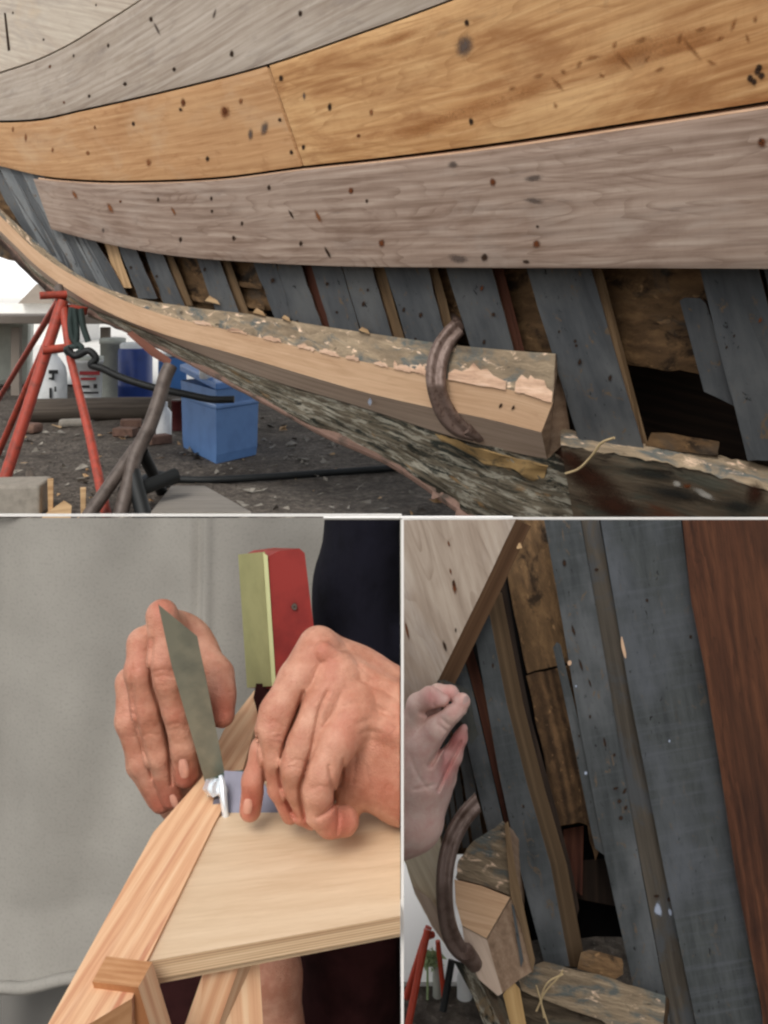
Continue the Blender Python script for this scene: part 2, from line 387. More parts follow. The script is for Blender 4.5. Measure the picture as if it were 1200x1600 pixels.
def box(mb, c, size, rot=0, mi=0, taper=1):
    cx, cy, cz = c; sx, sy, sz = [v / 2 for v in size]; cs, sn = math.cos(rot), math.sin(rot)
    vs = []
    for z in (-sz, sz):
        k = taper if z < 0 else 1
        for x, y in ((-sx, -sy), (sx, -sy), (sx, sy), (-sx, sy)):
            x *= k; y *= k
            vs.append((cx + x * cs - y * sn, cy + x * sn + y * cs, cz + z))
    mb.add(vs, [[0, 1, 2, 3], [4, 5, 6, 7], [0, 1, 5, 4], [1, 2, 6, 5], [2, 3, 7, 6], [3, 0, 4, 7]], None, mi)

def lathe(mb, c, prof, n=28, mi=0, sx=1, sy=1, rot=0):
    """prof: (radius, z) from the bottom up"""
    vs = []; uv = []
    for r, z in prof:
        for k in range(n):
            th = 2 * math.pi * k / n + rot
            vs.append((c[0] + r * sx * math.cos(th), c[1] + r * sy * math.sin(th), c[2] + z)); uv.append((th * r, z))
    N = len(prof)
    mb.add(vs, [[i * n + k, i * n + (k + 1) % n, (i + 1) * n + (k + 1) % n, (i + 1) * n + k] for i in range(N - 1) for k in range(n)], uv, mi, True)
    mb.add(vs[:n], [list(range(n))], uv[:n], mi); mb.add(vs[-n:], [list(range(n))], uv[-n:], mi)

def board(mb, pts, d, ey, off=(0, 0), mi=0, side=None, back=True, grain=None, nsub=1, rough_edge=0, us=1):
    """a sawn board: outline given front-on at distance d (number or function), run back by ey with its far edge moved by off"""
    df = d if callable(d) else (lambda x, y: d)
    if nsub > 1:
        q = []
        for i, p in enumerate(pts):
            a = np.array(p, float); b = np.array(pts[(i + 1) % len(pts)], float)
            for k in range(nsub):
                t = k / nsub; r = a + (b - a) * t
                if k and rough_edge:
                    r = r + np.array((mn.noise((r[0] * .07, r[1] * .07, 3)), mn.noise((r[0] * .07, r[1] * .07, 9)))) * rough_edge
                q.append(tuple(r))
        pts = q
    fr = [W(x, y, df(x, y)) for x, y in pts]
    bk = [W(x + off[0], y + off[1], df(x, y) + ey) for x, y in pts]
    if grain is None:
        L = max(((Vector(fr[i]) - Vector(fr[i - 1])).length, i) for i in range(len(fr)))[1]
        g = (fr[L] - fr[L - 1]).normalized()
    else:
        g = (W(pts[0][0] + grain[0], pts[0][1] + grain[1], df(*pts[0])) - fr[0]).normalized()
    nrm = Vector((0, -1, 0)); h = g.cross(nrm).normalized()
    uvf = [(p.dot(g) * us, p.dot(h) * us) for p in fr]; n = len(fr)
    mb.add(fr, [list(range(n))], uvf, mi)
    sd = mi if side is None else side
    for i in range(n):
        j = (i + 1) % n
        e = (fr[j] - fr[i]); al = e.length
        along = abs(e.normalized().dot(g)) > .5 if al > 1e-9 else True
        u0, u1 = fr[i].dot(g), fr[j].dot(g)
        th = (bk[i] - fr[i]).length * us; u0 *= us; u1 *= us; al *= us
        uv = [(u0, 0), (u1, 0), (u1, th), (u0, th)] if along else [(0, 0), (0, al), (th, al), (th, 0)]
        mb.add([fr[i], fr[j], bk[j], bk[i]], [[0, 1, 2, 3]], uv, sd)
    if back: mb.add(bk, [list(range(n))], uvf, mi)
    return fr

def strip(mb, top, bot, xt, xb, df, th, n=70, m=6, mi=0, bev=.004, side=None, wob=0, soft=0):
    """a bent plank: top/bot are y(x) curves, xt/xb their x ranges, df the distance of the hull surface, th its thickness"""
    vv = [0, .03] + [k / m for k in range(1, m)] + [.97, 1]
    G = []; mvv = len(vv)
    for i in range(n + 1):
        s = i / n
        x0 = xt[0] + (xt[1] - xt[0]) * s; x1 = xb[0] + (xb[1] - xb[0]) * s
        y0, y1 = top(x0), bot(x1)
        if wob:
            y0 += mn.noise((x0 * .05, 1.7, 0)) * wob; y1 += mn.noise((x1 * .05, 5.3, 0)) * wob
        row = []
        for t in vv:
            x = x0 + (x1 - x0) * t; y = y0 + (y1 - y0) * t
            d = df(x, y) + (bev if t in (0, 1) else 0)
            if soft: d += mn.noise((x * .02, y * .03, 0)) * soft
            row.append(W(x, y, d))
        G.append(row)
    mid = mvv // 2; u = 0; vs = []; uv = []; nr = []
    for i in range(n + 1):
        if i: u += (G[i][mid] - G[i - 1][mid]).length
        for j in range(mvv):
            a = G[min(i + 1, n)][j] - G[max(i - 1, 0)][j]; b = G[i][min(j + 1, mvv - 1)] - G[i][max(j - 1, 0)]
            nn = a.cross(b).normalized()
            if nn.y < 0: nn = -nn
            nr.append(nn); vs.append(G[i][j]); uv.append((u, (G[i][j] - G[i][0]).length))
    q = lambda i, j: i * mvv + j
    fs = [[q(i, j), q(i + 1, j), q(i + 1, j + 1), q(i, j + 1)] for i in range(n) for j in range(mvv - 1)]
    mb.add(vs, fs, uv, mi, True)
    bk = [p + nn * th for p, nn in zip(vs, nr)]
    mb.add(bk, fs, uv, mi, True)
    sd = mi if side is None else side
    for j in (0, mvv - 1):
        a = [vs[q(i, j)] for i in range(n + 1)]; b = [bk[q(i, j)] for i in range(n + 1)]
        uu = [(uv[q(i, j)][0], 0) for i in range(n + 1)] + [(uv[q(i, j)][0], th) for i in range(n + 1)]
        mb.add(a + b, [[i, i + 1, n + 2 + i, n + 1 + i] for i in range(n)], uu, sd)
    for i in (0, n):
        a = [vs[q(i, j)] for j in range(mvv)]; b = [bk[q(i, j)] for j in range(mvv)]
        uu = [(0, uv[q(i, j)][1]) for j in range(mvv)] + [(th, uv[q(i, j)][1]) for j in range(mvv)]
        mb.add(a + b, [[j, j + 1, mvv + 1 + j, mvv + j] for j in range(mvv - 1)], uu, sd)

YMARK = 800
def mark(mb, x, y, rx, ry, df, mi, lift=.0015, ang=0, n=12):
    """a small flush spot in the surface of a plank (nail hole, knot, stain)"""
    ca, sa = math.cos(ang), math.sin(ang); vs = []
    if mi == 1 and y < 430: rx, ry = rx * .9, ry * .9
    rx, ry = rx * 1.05, ry * 1.05
    for k in range(n):
        th = 2 * math.pi * k / n; j = 1 + .28 * mn.noise((x * .3 + math.cos(th), y * .3 + math.sin(th), 2))
        a, b = rx * math.cos(th) * j, ry * math.sin(th) * j
        xx, yy = x + a * ca - b * sa, y + a * sa + b * ca
        vs.append(W(xx, yy, df(xx, yy) - lift))
    cen = W(x, y, df(x, y) - lift)
    mid = [cen.lerp(p, .55) for p in vs]
    allv = [cen] + mid + vs
    fs = [[0, 1 + k, 1 + (k + 1) % n] for k in range(n)] + [[1 + k, 1 + n + k, 1 + n + (k + 1) % n, 1 + (k + 1) % n] for k in range(n)]
    mb.add(allv, fs, [(0, x * .01)] + [(.55, x * .01)] * n + [(1, x * .01)] * n, mi)

# ================================================================== THE BOAT (top)
def dh(px, py):
    d0 = 1 / max(.13, .2 + .25 * px / 1000)
    t = (py - 250) / 400
    return d0 * (1 + .05 * t + (.045 * t * t if t > 0 else 0))
hull = empty('boat_hull', (0, 3.2, 0), 'large old wooden boat hull propped in the yard with bare planks and open grey ribs', 'boat')

seam0 = curve([(-200, 60), (5, -60), (120, -190), (300, -420)])
seam1 = curve([(-200, 150), (-80, 140), (5, 112), (50, 97), (100, 74), (160, 38), (215, 3), (290, -50), (420, -150), (700, -360), (1400, -900)])
seam2 = curve([(-200, 178), (-80, 187), (5, 190), (60, 187), (130, 172), (250, 145), (420, 101), (560, 53), (700, 2), (900, -84), (1400, -310)])
seam3 = curve([(-200, 215), (-80, 242), (5, 262), (60, 275), (150, 283), (235, 283), (350, 277), (472, 261), (600, 247), (800, 221), (1000, 190), (1195, 160), (1400, 126)])
a_top = curve([(-60, 262), (60, 280), (150, 287), (235, 287), (350, 281), (472, 266), (600, 253), (800, 229), (1000, 199), (1195, 170), (1400, 138)])
a_bot = curve([(40, 345), (80, 358), (130, 372), (200, 388), (260, 398), (400, 410), (500, 415), (700, 418), (1000, 419), (1400, 421)])
hull_top = curve([(-200, -500), (1400, -1500)])
sh = lambda f, k: (lambda x: f(x) + k)
HOLE, RUST, SMUDGE, KNOT = 1, 2, 3, 4
extras = [M['hole'], M['rusthole'], M['smudge'], M['knot']]

b = MB(); strip(b, hull_top, sh(seam1, -1.6), (-200, 700), (-200, 700), dh, .045, 50)
for (x, y) in ((150, 8), (68, 62), (20, 20)): mark(b, x, y, 2.2, 3.4, dh, HOLE)
vs = []
b.add([W(6, 20, dh(6, 20) - .003), W(9, 20, dh(9, 20) - .003), W(16, 78, dh(16, 78) - .003), W(12, 80, dh(12, 80) - .003)], [[0, 1, 2, 3]], None, HOLE)
b.build('plank', [M['plank_pale']] + extras, hull, label='pale topmost plank')
b = MB(); strip(b, sh(seam1, 1.6), sh(seam2, -1.8), (-200, 1400), (-200, 1400), lambda x, y: dh(x, y) - .004, .045, 90)
for (x, y, rx, ry, m) in ((236, 30, 4, 6, 1), (469, 21, 4.5, 7, 1), (362, 84, 4.5, 8, 1), (169, 71, 3, 5, 1), (115, 87, 2.5, 4, 1), (272, 108, 4, 5, 1), (195, 131, 4, 5, 1), (139, 150, 3, 4, 1), (78, 104, 2.5, 4, 2), (100, 160, 2.5, 3, 2)):
    mark(b, x, y, rx, ry, dh, m, .006)
mark(b, 245, 45, 3, 14, dh, SMUDGE, .0055, -.5); mark(b, 335, 22, 3, 10, dh, SMUDGE, .0055, .3)
b.build('plank', [M['plank_grey']] + extras, hull, label='weathered grey plank under the pale one')
# the orange strake: two planks meeting at a butt joint
b = MB(); strip(b, sh(seam2, 1.8), sh(seam3, -1.5), (-200, 416), (-200, 470), dh, .045, 70)
for (x, y, rx, ry, m) in ((208, 193, 3, 5, 1), (286, 160, 5, 8, 2), (282, 171, 4, 4, 1), (376, 158, 4, 6, 4), (437, 187, 4, 4, 1), (324, 248, 4, 6, 1), (455, 238, 4, 5, 1), (148, 199, 2.5, 3.5, 2), (137, 239, 4, 5, 4), (232, 254, 5, 8, 4), (40, 215, 3, 8, 4), (82, 234, 2.5, 5, 4), (20, 202, 2.5, 6, 4)):
    mark(b, x, y, rx, ry, dh, m, .0045)
mark(b, 351, 175, 9, 15, dh, KNOT, .004, -.15); mark(b, 351, 173, 4, 8, dh, RUST, .0055, -.15); mark(b, 391, 210, 5, 12, dh, SMUDGE, .004); mark(b, 413, 200, 7, 14, dh, SMUDGE, .004, .2)
b.build('plank', [M['plank_tan']] + extras, hull, label='short tan plank left of the butt joint')
b = MB(); strip(b, sh(seam2, 1.8), sh(seam3, -1.5), (421, 1400), (475, 1400), lambda x, y: dh(x, y) - .003, .045, 90)
for (x, y, rx, ry, m) in ((439, 122, 5, 7, 1), (515, 167, 5, 8, 1), (474, 230, 4, 6, 1), (736, 190, 5, 8, 1), (729, 35, 5, 7, 1), (580, 175, 4, 7, 4), (560, 212, 4, 4, 2), (475, 150, 3, 8, 3)):
    mark(b, x, y, rx, ry, dh, m, .0055)
mark(b, 726, 72, 17, 22, dh, SMUDGE, .0045, .2)
for (x, y) in ((1172, 122), (1183, 112), (1190, 118), (1178, 127), (1186, 105)): mark(b, x, y, 7, 8, dh, HOLE, .0055)
for (x, y, rx, ry, a) in ((975, 96, 5, 30, -.75), (1082, 78, 5, 34, -.7), (1062, 60, 4, 16, .2), (872, 132, 3, 20, -.7), (842, 118, 16, 3, -.35), (925, 90, 20, 3, -.25), (1146, 38, 4, 16, .4), (1002, 62, 20, 3, -.4), (905, 100, 3, 12, .5), (1112, 98, 12, 3, .5), (1030, 108, 14, 3, -.5), (1168, 60, 3, 12, -.3), (1125, 60, 10, 3, -.6), (960, 70, 3, 10, .3), (800, 138, 10, 3, -.4),
        (1010, 92, 3, 10, .5), (880, 112, 8, 2.5, .4), (1095, 45, 12, 2.5, -.4), (1180, 30, 3, 10, .2), (940, 118, 9, 2.5, .5), (868, 165, 3, 8, -.3)):
    mark(b, x, y, max(rx * .85, 5), max(ry * .85, 5), dh, 5, .0048, a, 16)
for (x, y, rx, ry, a) in ((660, 200, 70, 16, -.32), (740, 168, 70, 14, -.3), (830, 140, 60, 12, -.3), (1060, 66, 90, 26, -.25), (620, 60, 60, 12, -.35), (980, 85, 70, 24, -.3)):
    mark(b, x, y, rx, ry, dh, 6, .004, a, 24)
b.build('plank', [M['plank_orange']] + extras + [fading('brown_figure', srgb(140, 92, 54), .3, 1.35, top=.65), fading('brown_wash', srgb(168, 112, 66), .3, 1.35, top=.5)], hull, label='long orange plank right of the butt joint')
# plank A, standing a little proud; its lit top edge is painted as a pale strip
dA = lambda x, y: dh(x, y) - .022
b = MB(); strip(b, a_top, a_bot, (52, 1400), (80, 1400), dA, .06, 110, 8)
cv = []; cu = []
for i in range(91):
    x = 60 + 1340 * i / 90; y = a_top(x); yu = min(seam3(x) + 2.0, y - .4)
    cv += [W(x, y, dA(x, y) + .003), W(x, yu, dh(x, yu) + .03)]; cu += [(x * .004, 0), (x * .004, .03)]
b.add(cv, [[2 * i, 2 * i + 1, 2 * i + 3, 2 * i + 2] for i in range(90)], cu, 5)
for (x, y, rx, ry, m) in ((770, 284, 6, 8, 2), (838, 381, 7, 8, 2), (757, 402, 7, 8, 1), (548, 298, 5, 7, 2), (420, 293, 4, 6, 1), (455, 335, 3, 10, 1), (596, 380, 6, 8, 2), (470, 380, 4, 6, 1), (330, 310, 3, 5, 1), (331, 330, 3, 4, 1), (282, 374, 3.5, 6, 1), (365, 372, 4, 5, 1), (247, 312, 3, 5, 1), (188, 315, 3, 3, 2), (1190, 222, 8, 9, 2), (1189, 222, 5, 6, 1), (271, 330, 3, 10, 4), (497, 338, 4, 14, 4), (822, 409, 7, 4, 1), (512, 395, 3, 14, 1), (840, 354, 4, 3, 1), (573, 314, 3, 4, 1), (378, 349, 3, 5, 1), (172, 325, 4, 12, 4), (117, 305, 4, 10, 4), (161, 360, 3, 5, 3)):
    mark(b, x, y, rx, ry, dA, m, .0025, -.5 if ry > 9 else 0)
mark(b, 833, 278, 18, 6, dA, SMUDGE, .002, -.15); mark(b, 833, 313, 19, 5.5, dA, SMUDGE, .002, .12)
mark(b, 708, 257, 10, 7, dA, SMUDGE, .002); mark(b, 716, 404, 20, 8, dA, SMUDGE, .002, .2)
for i in range(0): mark(b, 610 + i * 9, 270 + (i % 3) * 7, 2, 13, dA, SMUDGE, .002, -.6)
b.build('plank', [M['plank_weathered']] + extras + [M['edge_light']], hull, label='lowest weathered plank above the open ribs')

# inside of the hull: dark sheet painted for the unlit hollow, and brown inner boards behind the ribs
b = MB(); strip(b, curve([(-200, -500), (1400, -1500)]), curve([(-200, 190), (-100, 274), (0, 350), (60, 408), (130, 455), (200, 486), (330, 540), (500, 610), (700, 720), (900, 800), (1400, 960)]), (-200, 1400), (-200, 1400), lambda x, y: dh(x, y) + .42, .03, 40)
b.build('dark_backing', M['inside'], hull)
b = MB(); strip(b, curve([(-200, 200), (0, 240), (300, 370), (900, 380), (1400, 380)]), curve([(-200, 330), (0, 400), (130, 436), (250, 474), (400, 484), (500, 500), (700, 530), (800, 546), (940, 560), (1000, 572), (1120, 590), (1160, 600), (1400, 640)]), (-200, 1400), (-200, 1400), lambda x, y: dh(x, y) + .15, .03, 90, 5, wob=6, soft=.01)
b.build('inner_board', M['rot'], hull, label='rotten brown inner boards behind the ribs')

# ribs: (x left, x right, y) at the top and at the foot, set-back, material
ribs = [(-30, -12, 250, 60, 86, 400, 0), (-8, 8, 250, 76, 98, 410, 0), (12, 26, 255, 96, 116, 425, 0), (30, 46, 262, 118, 136, 440, 0), (50, 66, 270, 138, 160, 450, 0), (72, 90, 290, 160, 178, 455, 0), (98, 116, 320, 178, 200, 462, 0),
        (180, 203, 370, 216, 246, 466, 0), (220, 246, 378, 258, 290, 480, 0), (300, 335, 385, 338, 374, 490, 0),
        (388, 424, 390, 430, 458, 500, 0), (426, 462, 390, 460, 505, 515, 0), (480, 526, 392, 520, 566, 530, 0), (528, 573, 392, 568, 616, 535, 0),
        (592, 661, 392, 640, 702, 545, 0), (690, 762, 395, 740, 806, 560, 0), (815, 916, 395, 908, 1006, 700, 0), (1086, 1178, 390, 1168, 1262, 720, 0), (1186, 1300, 390, 1270, 1380, 740, .01)]
dR = lambda o: (lambda x, y: dh(x, y) + .058 + o)
for (x0, x1, y0, x2, x3, y1, o) in ribs:
    b = MB(); board(b, [(x0, y0), (x1, y0), (x3, y1), (x2, y1)], dR(o), .085, (4, 0), 0, 1, nsub=7, rough_edge=2.2)
    for q in range(int((x1 - x0) / 20) if x0 > 170 else 0):
        ty, tx = random.uniform(.3, .92), random.uniform(.12, .88); xa = x0 + (x2 - x0) * ty; xb = x1 + (x3 - x1) * ty
        r_ = random.uniform(2, 4); mark(b, xa + (xb - xa) * tx, y0 + (y1 - y0) * ty, r_, r_ * random.uniform(.9, 1.8), dR(o), 2 if random.random() < .7 else 3, .003, .3)
    b.build('rib', [M['rib_pale' if ribs.index((x0, x1, y0, x2, x3, y1, o)) in (1, 3, 5) else 'rib'], M['edge_brown'], M['hole'], M['rusthole']], hull, bevel=.004)
# thin battens and edges beside the ribs
for (x0, x1, y0, x2, x3, y1, o, m) in [(462, 478, 390, 506, 518, 515, .03, 'red_paint_wood'), (575, 592, 390, 618, 634, 535, .03, 'batten_tan'), (663, 676, 392, 702, 716, 540, .025, 'batten_tan'), (763, 780, 395, 808, 822, 560, .03, 'red_paint_wood'),
        (918, 934, 395, 1004, 1014, 700, .02, 'batten_tan'), (160, 178, 370, 186, 206, 450, .02, 'lumber'), (249, 262, 380, 290, 302, 478, .03, 'batten_tan'), (338, 352, 390, 374, 390, 492, .03, 'batten_tan')]:
    b = MB(); board(b, [(x0, y0), (x1, y0), (x3, y1), (x2, y1)], dR(o), .05, nsub=4, rough_edge=1.5)
    b.build('batten', M[m], hull)
b = MB(); board(b, [(1062, 470), (1070, 465), (1094, 466), (1103, 474), (1160, 640), (1150, 636), (1118, 620), (1100, 612)], dR(.03), .05, (3, 0), 0, 1, grain=(25, 90))
b.build('rib_splice', [M['rib'], M['edge_brown']], hull, bevel=.003)
for (x0, y0, x1, y1) in ((352, 438, 408, 455), (362, 470, 412, 478), (300, 462, 330, 474), (376, 484, 416, 496)):
    b = MB(); board(b, [(x0, y0), (x1, y0 + 6), (x1 + 2, y0 + 14), (x0, y0 + 7)], dR(.05), .06); b.build('inner_slat', M['rot'], hull)

# the clamped lower plank: a thick beam bent round the ribs; rails from its back top edge round to its underside
r_bt = curve([(-200, 150), (-100, 240), (0, 326), (60, 381), (120, 428), (200, 462), (300, 480), (400, 492), (500, 509), (600, 524), (700, 538), (780, 546), (872, 553)])
r_ft = curve([(-200, 165), (-100, 252), (0, 337), (60, 394), (150, 449), (250, 490), (340, 512), (400, 526), (525, 556), (600, 572), (662, 585), (704, 594), (800, 610), (872, 631)])
r_fb = curve([(-200, 195), (-100, 285), (0, 361), (60, 418), (150, 478), (250, 520), (330, 543), (400, 563), (480, 587), (567, 612), (670, 636), (741, 650), (872, 682)])
r_ub = curve([(-200, 200), (-100, 292), (0, 368), (60, 426), (130, 475), (200, 505), (300, 548), (400, 586), (567, 637), (733, 690), (872, 722)])
b = MB()
rails = [(r_bt, .05, 868), (r_ft, -.045, 864), (r_fb, -.06, 846), (r_ub, .02, 855)]
mats = [2, 0, 1]
N = 150
for k in range(3):
    f0, o0, e0 = rails[k]; f1, o1, e1 = rails[k + 1]
    m = 8 if k == 0 else 4
    vs = []; uv = []; u = 0; prev = None
    for i in range(N + 1):
        s = i / N; x0 = -200 + (e0 + 200) * s; x1 = -200 + (e1 + 200) * s
        p0 = W(x0, f0(x0), dh(x0, f0(x0)) + o0); p1 = W(x1, f1(x1), dh(x1, f1(x1)) + o1)
        if prev is not None: u += (p0 - prev).length
        prev = p0
        for j in range(m + 1):
            t = j / m; p = p0.lerp(p1, t)
            if k == 0:
                a = mn.noise((u * 9, t * 4, 0)) * .012 + mn.noise((u * 26, t * 9, 4)) * .008
                chip = max(0, mn.noise((u * 5.0, 7.7, t * 1.2)) - .05) * .075 * (t ** 1.5)
                p = p + Vector((0, chip * .6 * math.sin(math.pi * min(1, t * .7 + .15)), (a if 0 < j < m else 0) - chip * .25 * (1 if 0 < j < m else 0)))
            vs.append(p); uv.append((u, (p1 - p0).length * t))
    b.add(vs, [[i * (m + 1) + j, (i + 1) * (m + 1) + j, (i + 1) * (m + 1) + j + 1, i * (m + 1) + j + 1] for i in range(N) for j in range(m)], uv, mats[k], k != 0)
ends = [W(e, f(e), dh(e, f(e)) + o) for f, o, e in rails] + [W(892, 682, dh(880, 680) + .10), W(874, 556, dh(870, 555) + .10)]
b.add(ends, [list(range(6))], None, 3)
for (x, y) in ((782, 634), (802, 637)): mark(b, x, y, 3, 5, lambda x, y: dh(x, y) - .052, 4, .004, .5)
dF = lambda x, y: dh(x, y) - .03
mark(b, 578, 628, 4, 7, lambda x, y: dh(x, y) - .045, 5, .008)
# torn pinkish splinters along the broken upper edge
random.seed(3)
for (x0, x1, w) in ((700, 790, 30), (804, 862, 32), (650, 668, 16), (620, 650, 9), (615, 622, 12), (500, 530, 8), (465, 490, 7), (410, 440, 7), (355, 385, 6), (540, 560, 7), (300, 330, 6), (585, 606, 6)):
    k = 9; up = []; lo = []
    for i in range(k + 1):
        x = x0 + (x1 - x0) * i / k; y = r_ft(x)
        h = w * (.35 + .65 * math.sin(math.pi * (i + .3) / (k + .6))) * random.uniform(.7, 1.2)
        up.append((x + random.uniform(-2, 2), y - h)); lo.append((x, y + random.uniform(-1, 2)))
    dd = lambda x, y: dh(x, y) - .052 + .0014 * max(0, r_ft(x) - y)
    pts = up + lo[::-1]
    fr = [W(x, y, dd(x, y)) for x, y in pts]
    b.add(fr, [[i, i + 1, len(pts) - 2 - i, len(pts) - 1 - i] for i in range(k)], [(p.x + p.y * .4, p.z) for p in fr], 6)
lift = M['white_plastic']
b.build('lower_plank', [M['beam_face'], M['beam_under'], M['beam_top'], M['end_grain'], M['hole'], M['paint_blob'], M['beam_chip']], hull, recalc=False, label='thick new plank being clamped on with its torn upper edge')
# torn slivers standing on the upper edge
random.seed(11)
for (x, y, l, hgt) in ((320, 470, 24, 8), (395, 488, 20, 7), (440, 497, 14, 5), (560, 516, 18, 5)):
    b = MB(); board(b, [(x, y), (x + l, y + 6), (x + l * .8, y - 1), (x + l * .3, y - hgt)], lambda x, y: dh(x, y) + .03, .03); b.build('splinter', M['lumber'], hull)

# old bottom planking below it, paint peeling
keel = curve([(-200, 215), (-100, 300), (0, 372), (60, 436), (100, 468), (200, 521), (330, 588), (420, 636), (500, 680), (620, 736), (720, 806), (900, 930), (1400, 1260)])
keel2 = curve([(-200, 213), (-100, 298), (0, 370), (60, 434), (100, 465), (200, 517), (330, 582), (420, 629), (500, 672), (620, 727), (720, 795), (900, 918), (1400, 1250)])
und = lambda x, y: dh(x, y) + .02
b = MB(); strip(b, sh(r_ub, 1), sh(keel2, 0), (-200, 880), (-200, 1010), und, .04, 130, 10, soft=.03)
b.build('bottom_plank', M['peel'], hull, label='old bottom planking with peeling paint')
b = MB(); strip(b, sh(keel2, 1), sh(keel, 0), (-200, 1300), (-200, 1300), lambda x, y: dh(x, y) + .012, .03, 160, 3, wob=1.2)
b.build('keel_strip', M['keel_edge'], hull)
b = MB(); strip(b, curve([(650, 672), (700, 684), (760, 704), (855, 726)]), curve([(650, 677), (700, 693), (730, 706), (760, 726), (800, 732), (830, 752), (850, 748), (900, 756)]), (680, 856), (690, 850), lambda x, y: dh(x, y) + .014, .004, 40, 8, wob=3, soft=.03)
b.build('filler_patch', wood('putty', srgb(104, 84, 56), srgb(152, 124, 82), srgb(182, 152, 104), grain=(9, 30), stains=[(srgb(70, 66, 56), (12, 26), .52, .64, .8)], bump=.8), hull)
# old plank to the right of the beam end, with a worn top
q_bt = curve([(860, 664), (890, 672), (1000, 688), (1100, 706), (1195, 728), (1400, 780)])
q_ft = curve([(860, 690), (900, 700), (1000, 716), (1100, 738), (1195, 766), (1400, 830)])
q_fb = curve([(860, 850), (1000, 900), (1400, 1000)])
b = MB(); vs = []; uv = []
for i in range(61):
    x = 876 + 500 * i / 60
    p0 = W(x, q_bt(x), dh(x, q_bt(x)) + .10); p1 = W(x, q_ft(x), dh(x, q_ft(x)) + .0)
    for j in range(5):
        t = j / 4; p = p0.lerp(p1, t) + Vector((0, 0, mn.noise((x * .06, t * 3, 0)) * .008)); vs.append(p); uv.append((x / 500, t * .1))
b.add(vs, [[i * 5 + j, i * 5 + j + 1, (i + 1) * 5 + j + 1, (i + 1) * 5 + j] for i in range(60) for j in range(4)], uv, 0, True)
strip(b, q_ft, q_fb, (876, 1376), (906, 1376), lambda x, y: dh(x, y) + .002, .05, 60, 8, 1, soft=.012)
dq = lambda x, y: dh(x, y) - .006
for (x, y, rx, ry, a, m) in ((918, 742, 66, 26, .55, 2), (960, 790, 60, 26, .3, 2), (890, 715, 26, 14, .4, 2), (1050, 770, 70, 14, .12, 3), (1020, 742, 50, 9, .15, 3), (1058, 756, 9, 6, .4, 4), (1100, 772, 24, 7, .45, 4), (1074, 760, 8, 5, .1, 5), (1150, 790, 40, 12, .2, 3), (1180, 770, 20, 24, .1, 2)):
    mark(b, x, y, rx, ry, dq, m, .001, a, 20)
b.build('old_plank', [M['beam_top'], M['rust_plank'], fading('rust_stain', srgb(58, 36, 26), .4, 1.4), fading('tar_stain', srgb(40, 40, 38), .4, 1.4, top=.85), fading('pale_flake', srgb(168, 164, 156), .6, 1.3), M['rusthole']], hull, label='old rust-stained plank right of the beam end')
b = MB(); board(b, [(1018, 676), (1055, 678), (1124, 690), (1122, 712), (1060, 706), (1008, 696)], dR(.01), .06, nsub=3, rough_edge=2); b.build('wedge', M['rot'], hull)
b = MB()
P = smooth_pts([(884, 740), (905, 732), (925, 712), (940, 692), (960, 684)], 6)
tube(b, [W(x, y, dh(x, y) - .03) for x, y in P], .0035, 6); b.build('oakum_strand', M['straw'], hull)
# deck edge far above the picture, closing the hull
# ------------------------------------------------------------------ clamp on the beam
def arc_clamp(name, outer, inner, d, th, label, mat=None, bulge=0):
    o = empty(name, W(outer[0][0], outer[-1][1], d), label, 'clamp')
    O = smooth_pts(outer, 8); I = smooth_pts(inner, 8)
    n = len(O); b = MB(); L = 0; vs = []; uv = []
    prof = [(0, .0), (.12, -.35), (.3, -.42), (.42, -.2), (.58, -.2), (.7, -.42), (.88, -.35), (1, 0), (1, .5), (0, .5)]
    for i in range(n):
        j = i / (n - 1) * (len(I) - 1); a = int(min(j, len(I) - 2)); q = I[a] + (I[a + 1] - I[a]) * (j - a)
        dd = d + bulge * abs(i / (n - 1) - .5) * 2
        if i: L += np.linalg.norm(O[i] - O[i - 1]) * d / F
        for t, z in prof:
            c = O[i] + (q - O[i]) * t; vs.append(W(c[0], c[1], dd + z * th)); uv.append((L, t * .05))
    m = len(prof)
    b.add(vs, [[i * m + k, i * m + (k + 1) % m, (i + 1) * m + (k + 1) % m, (i + 1) * m + k] for i in range(n - 1) for k in range(m)], uv, 0, True)
    b.add(vs[:m], [list(range(m))], uv[:m]); b.add(vs[-m:], [list(range(m))], uv[-m:])
    b.build('bow', M['iron'], o, bevel=0)
    return o
dc = dh(690, 600) - .10
cl = arc_clamp('clamp', [(706, 500), (685, 523), (671, 550), (665, 585), (670, 620), (684, 655), (708, 680), (738, 690)], [(727, 522), (712, 538), (702, 560), (697, 588), (700, 615), (714, 642), (735, 664), (754, 676)], dc, .04, 'curved rusty iron clamp gripping the thick tan plank end under the open ribs', bulge=.07)
b = MB(); tube(b, [W(728, 668, dc + .05), W(752, 682, dc + .075)], .022, 12); b.build('jaw_pad', M['iron'], cl)
b = MB(); tube(b, [W(716, 512, dc + .07), W(704, 490, dc + .17)], .018, 12); b.build('upper_jaw', M['iron'], cl)

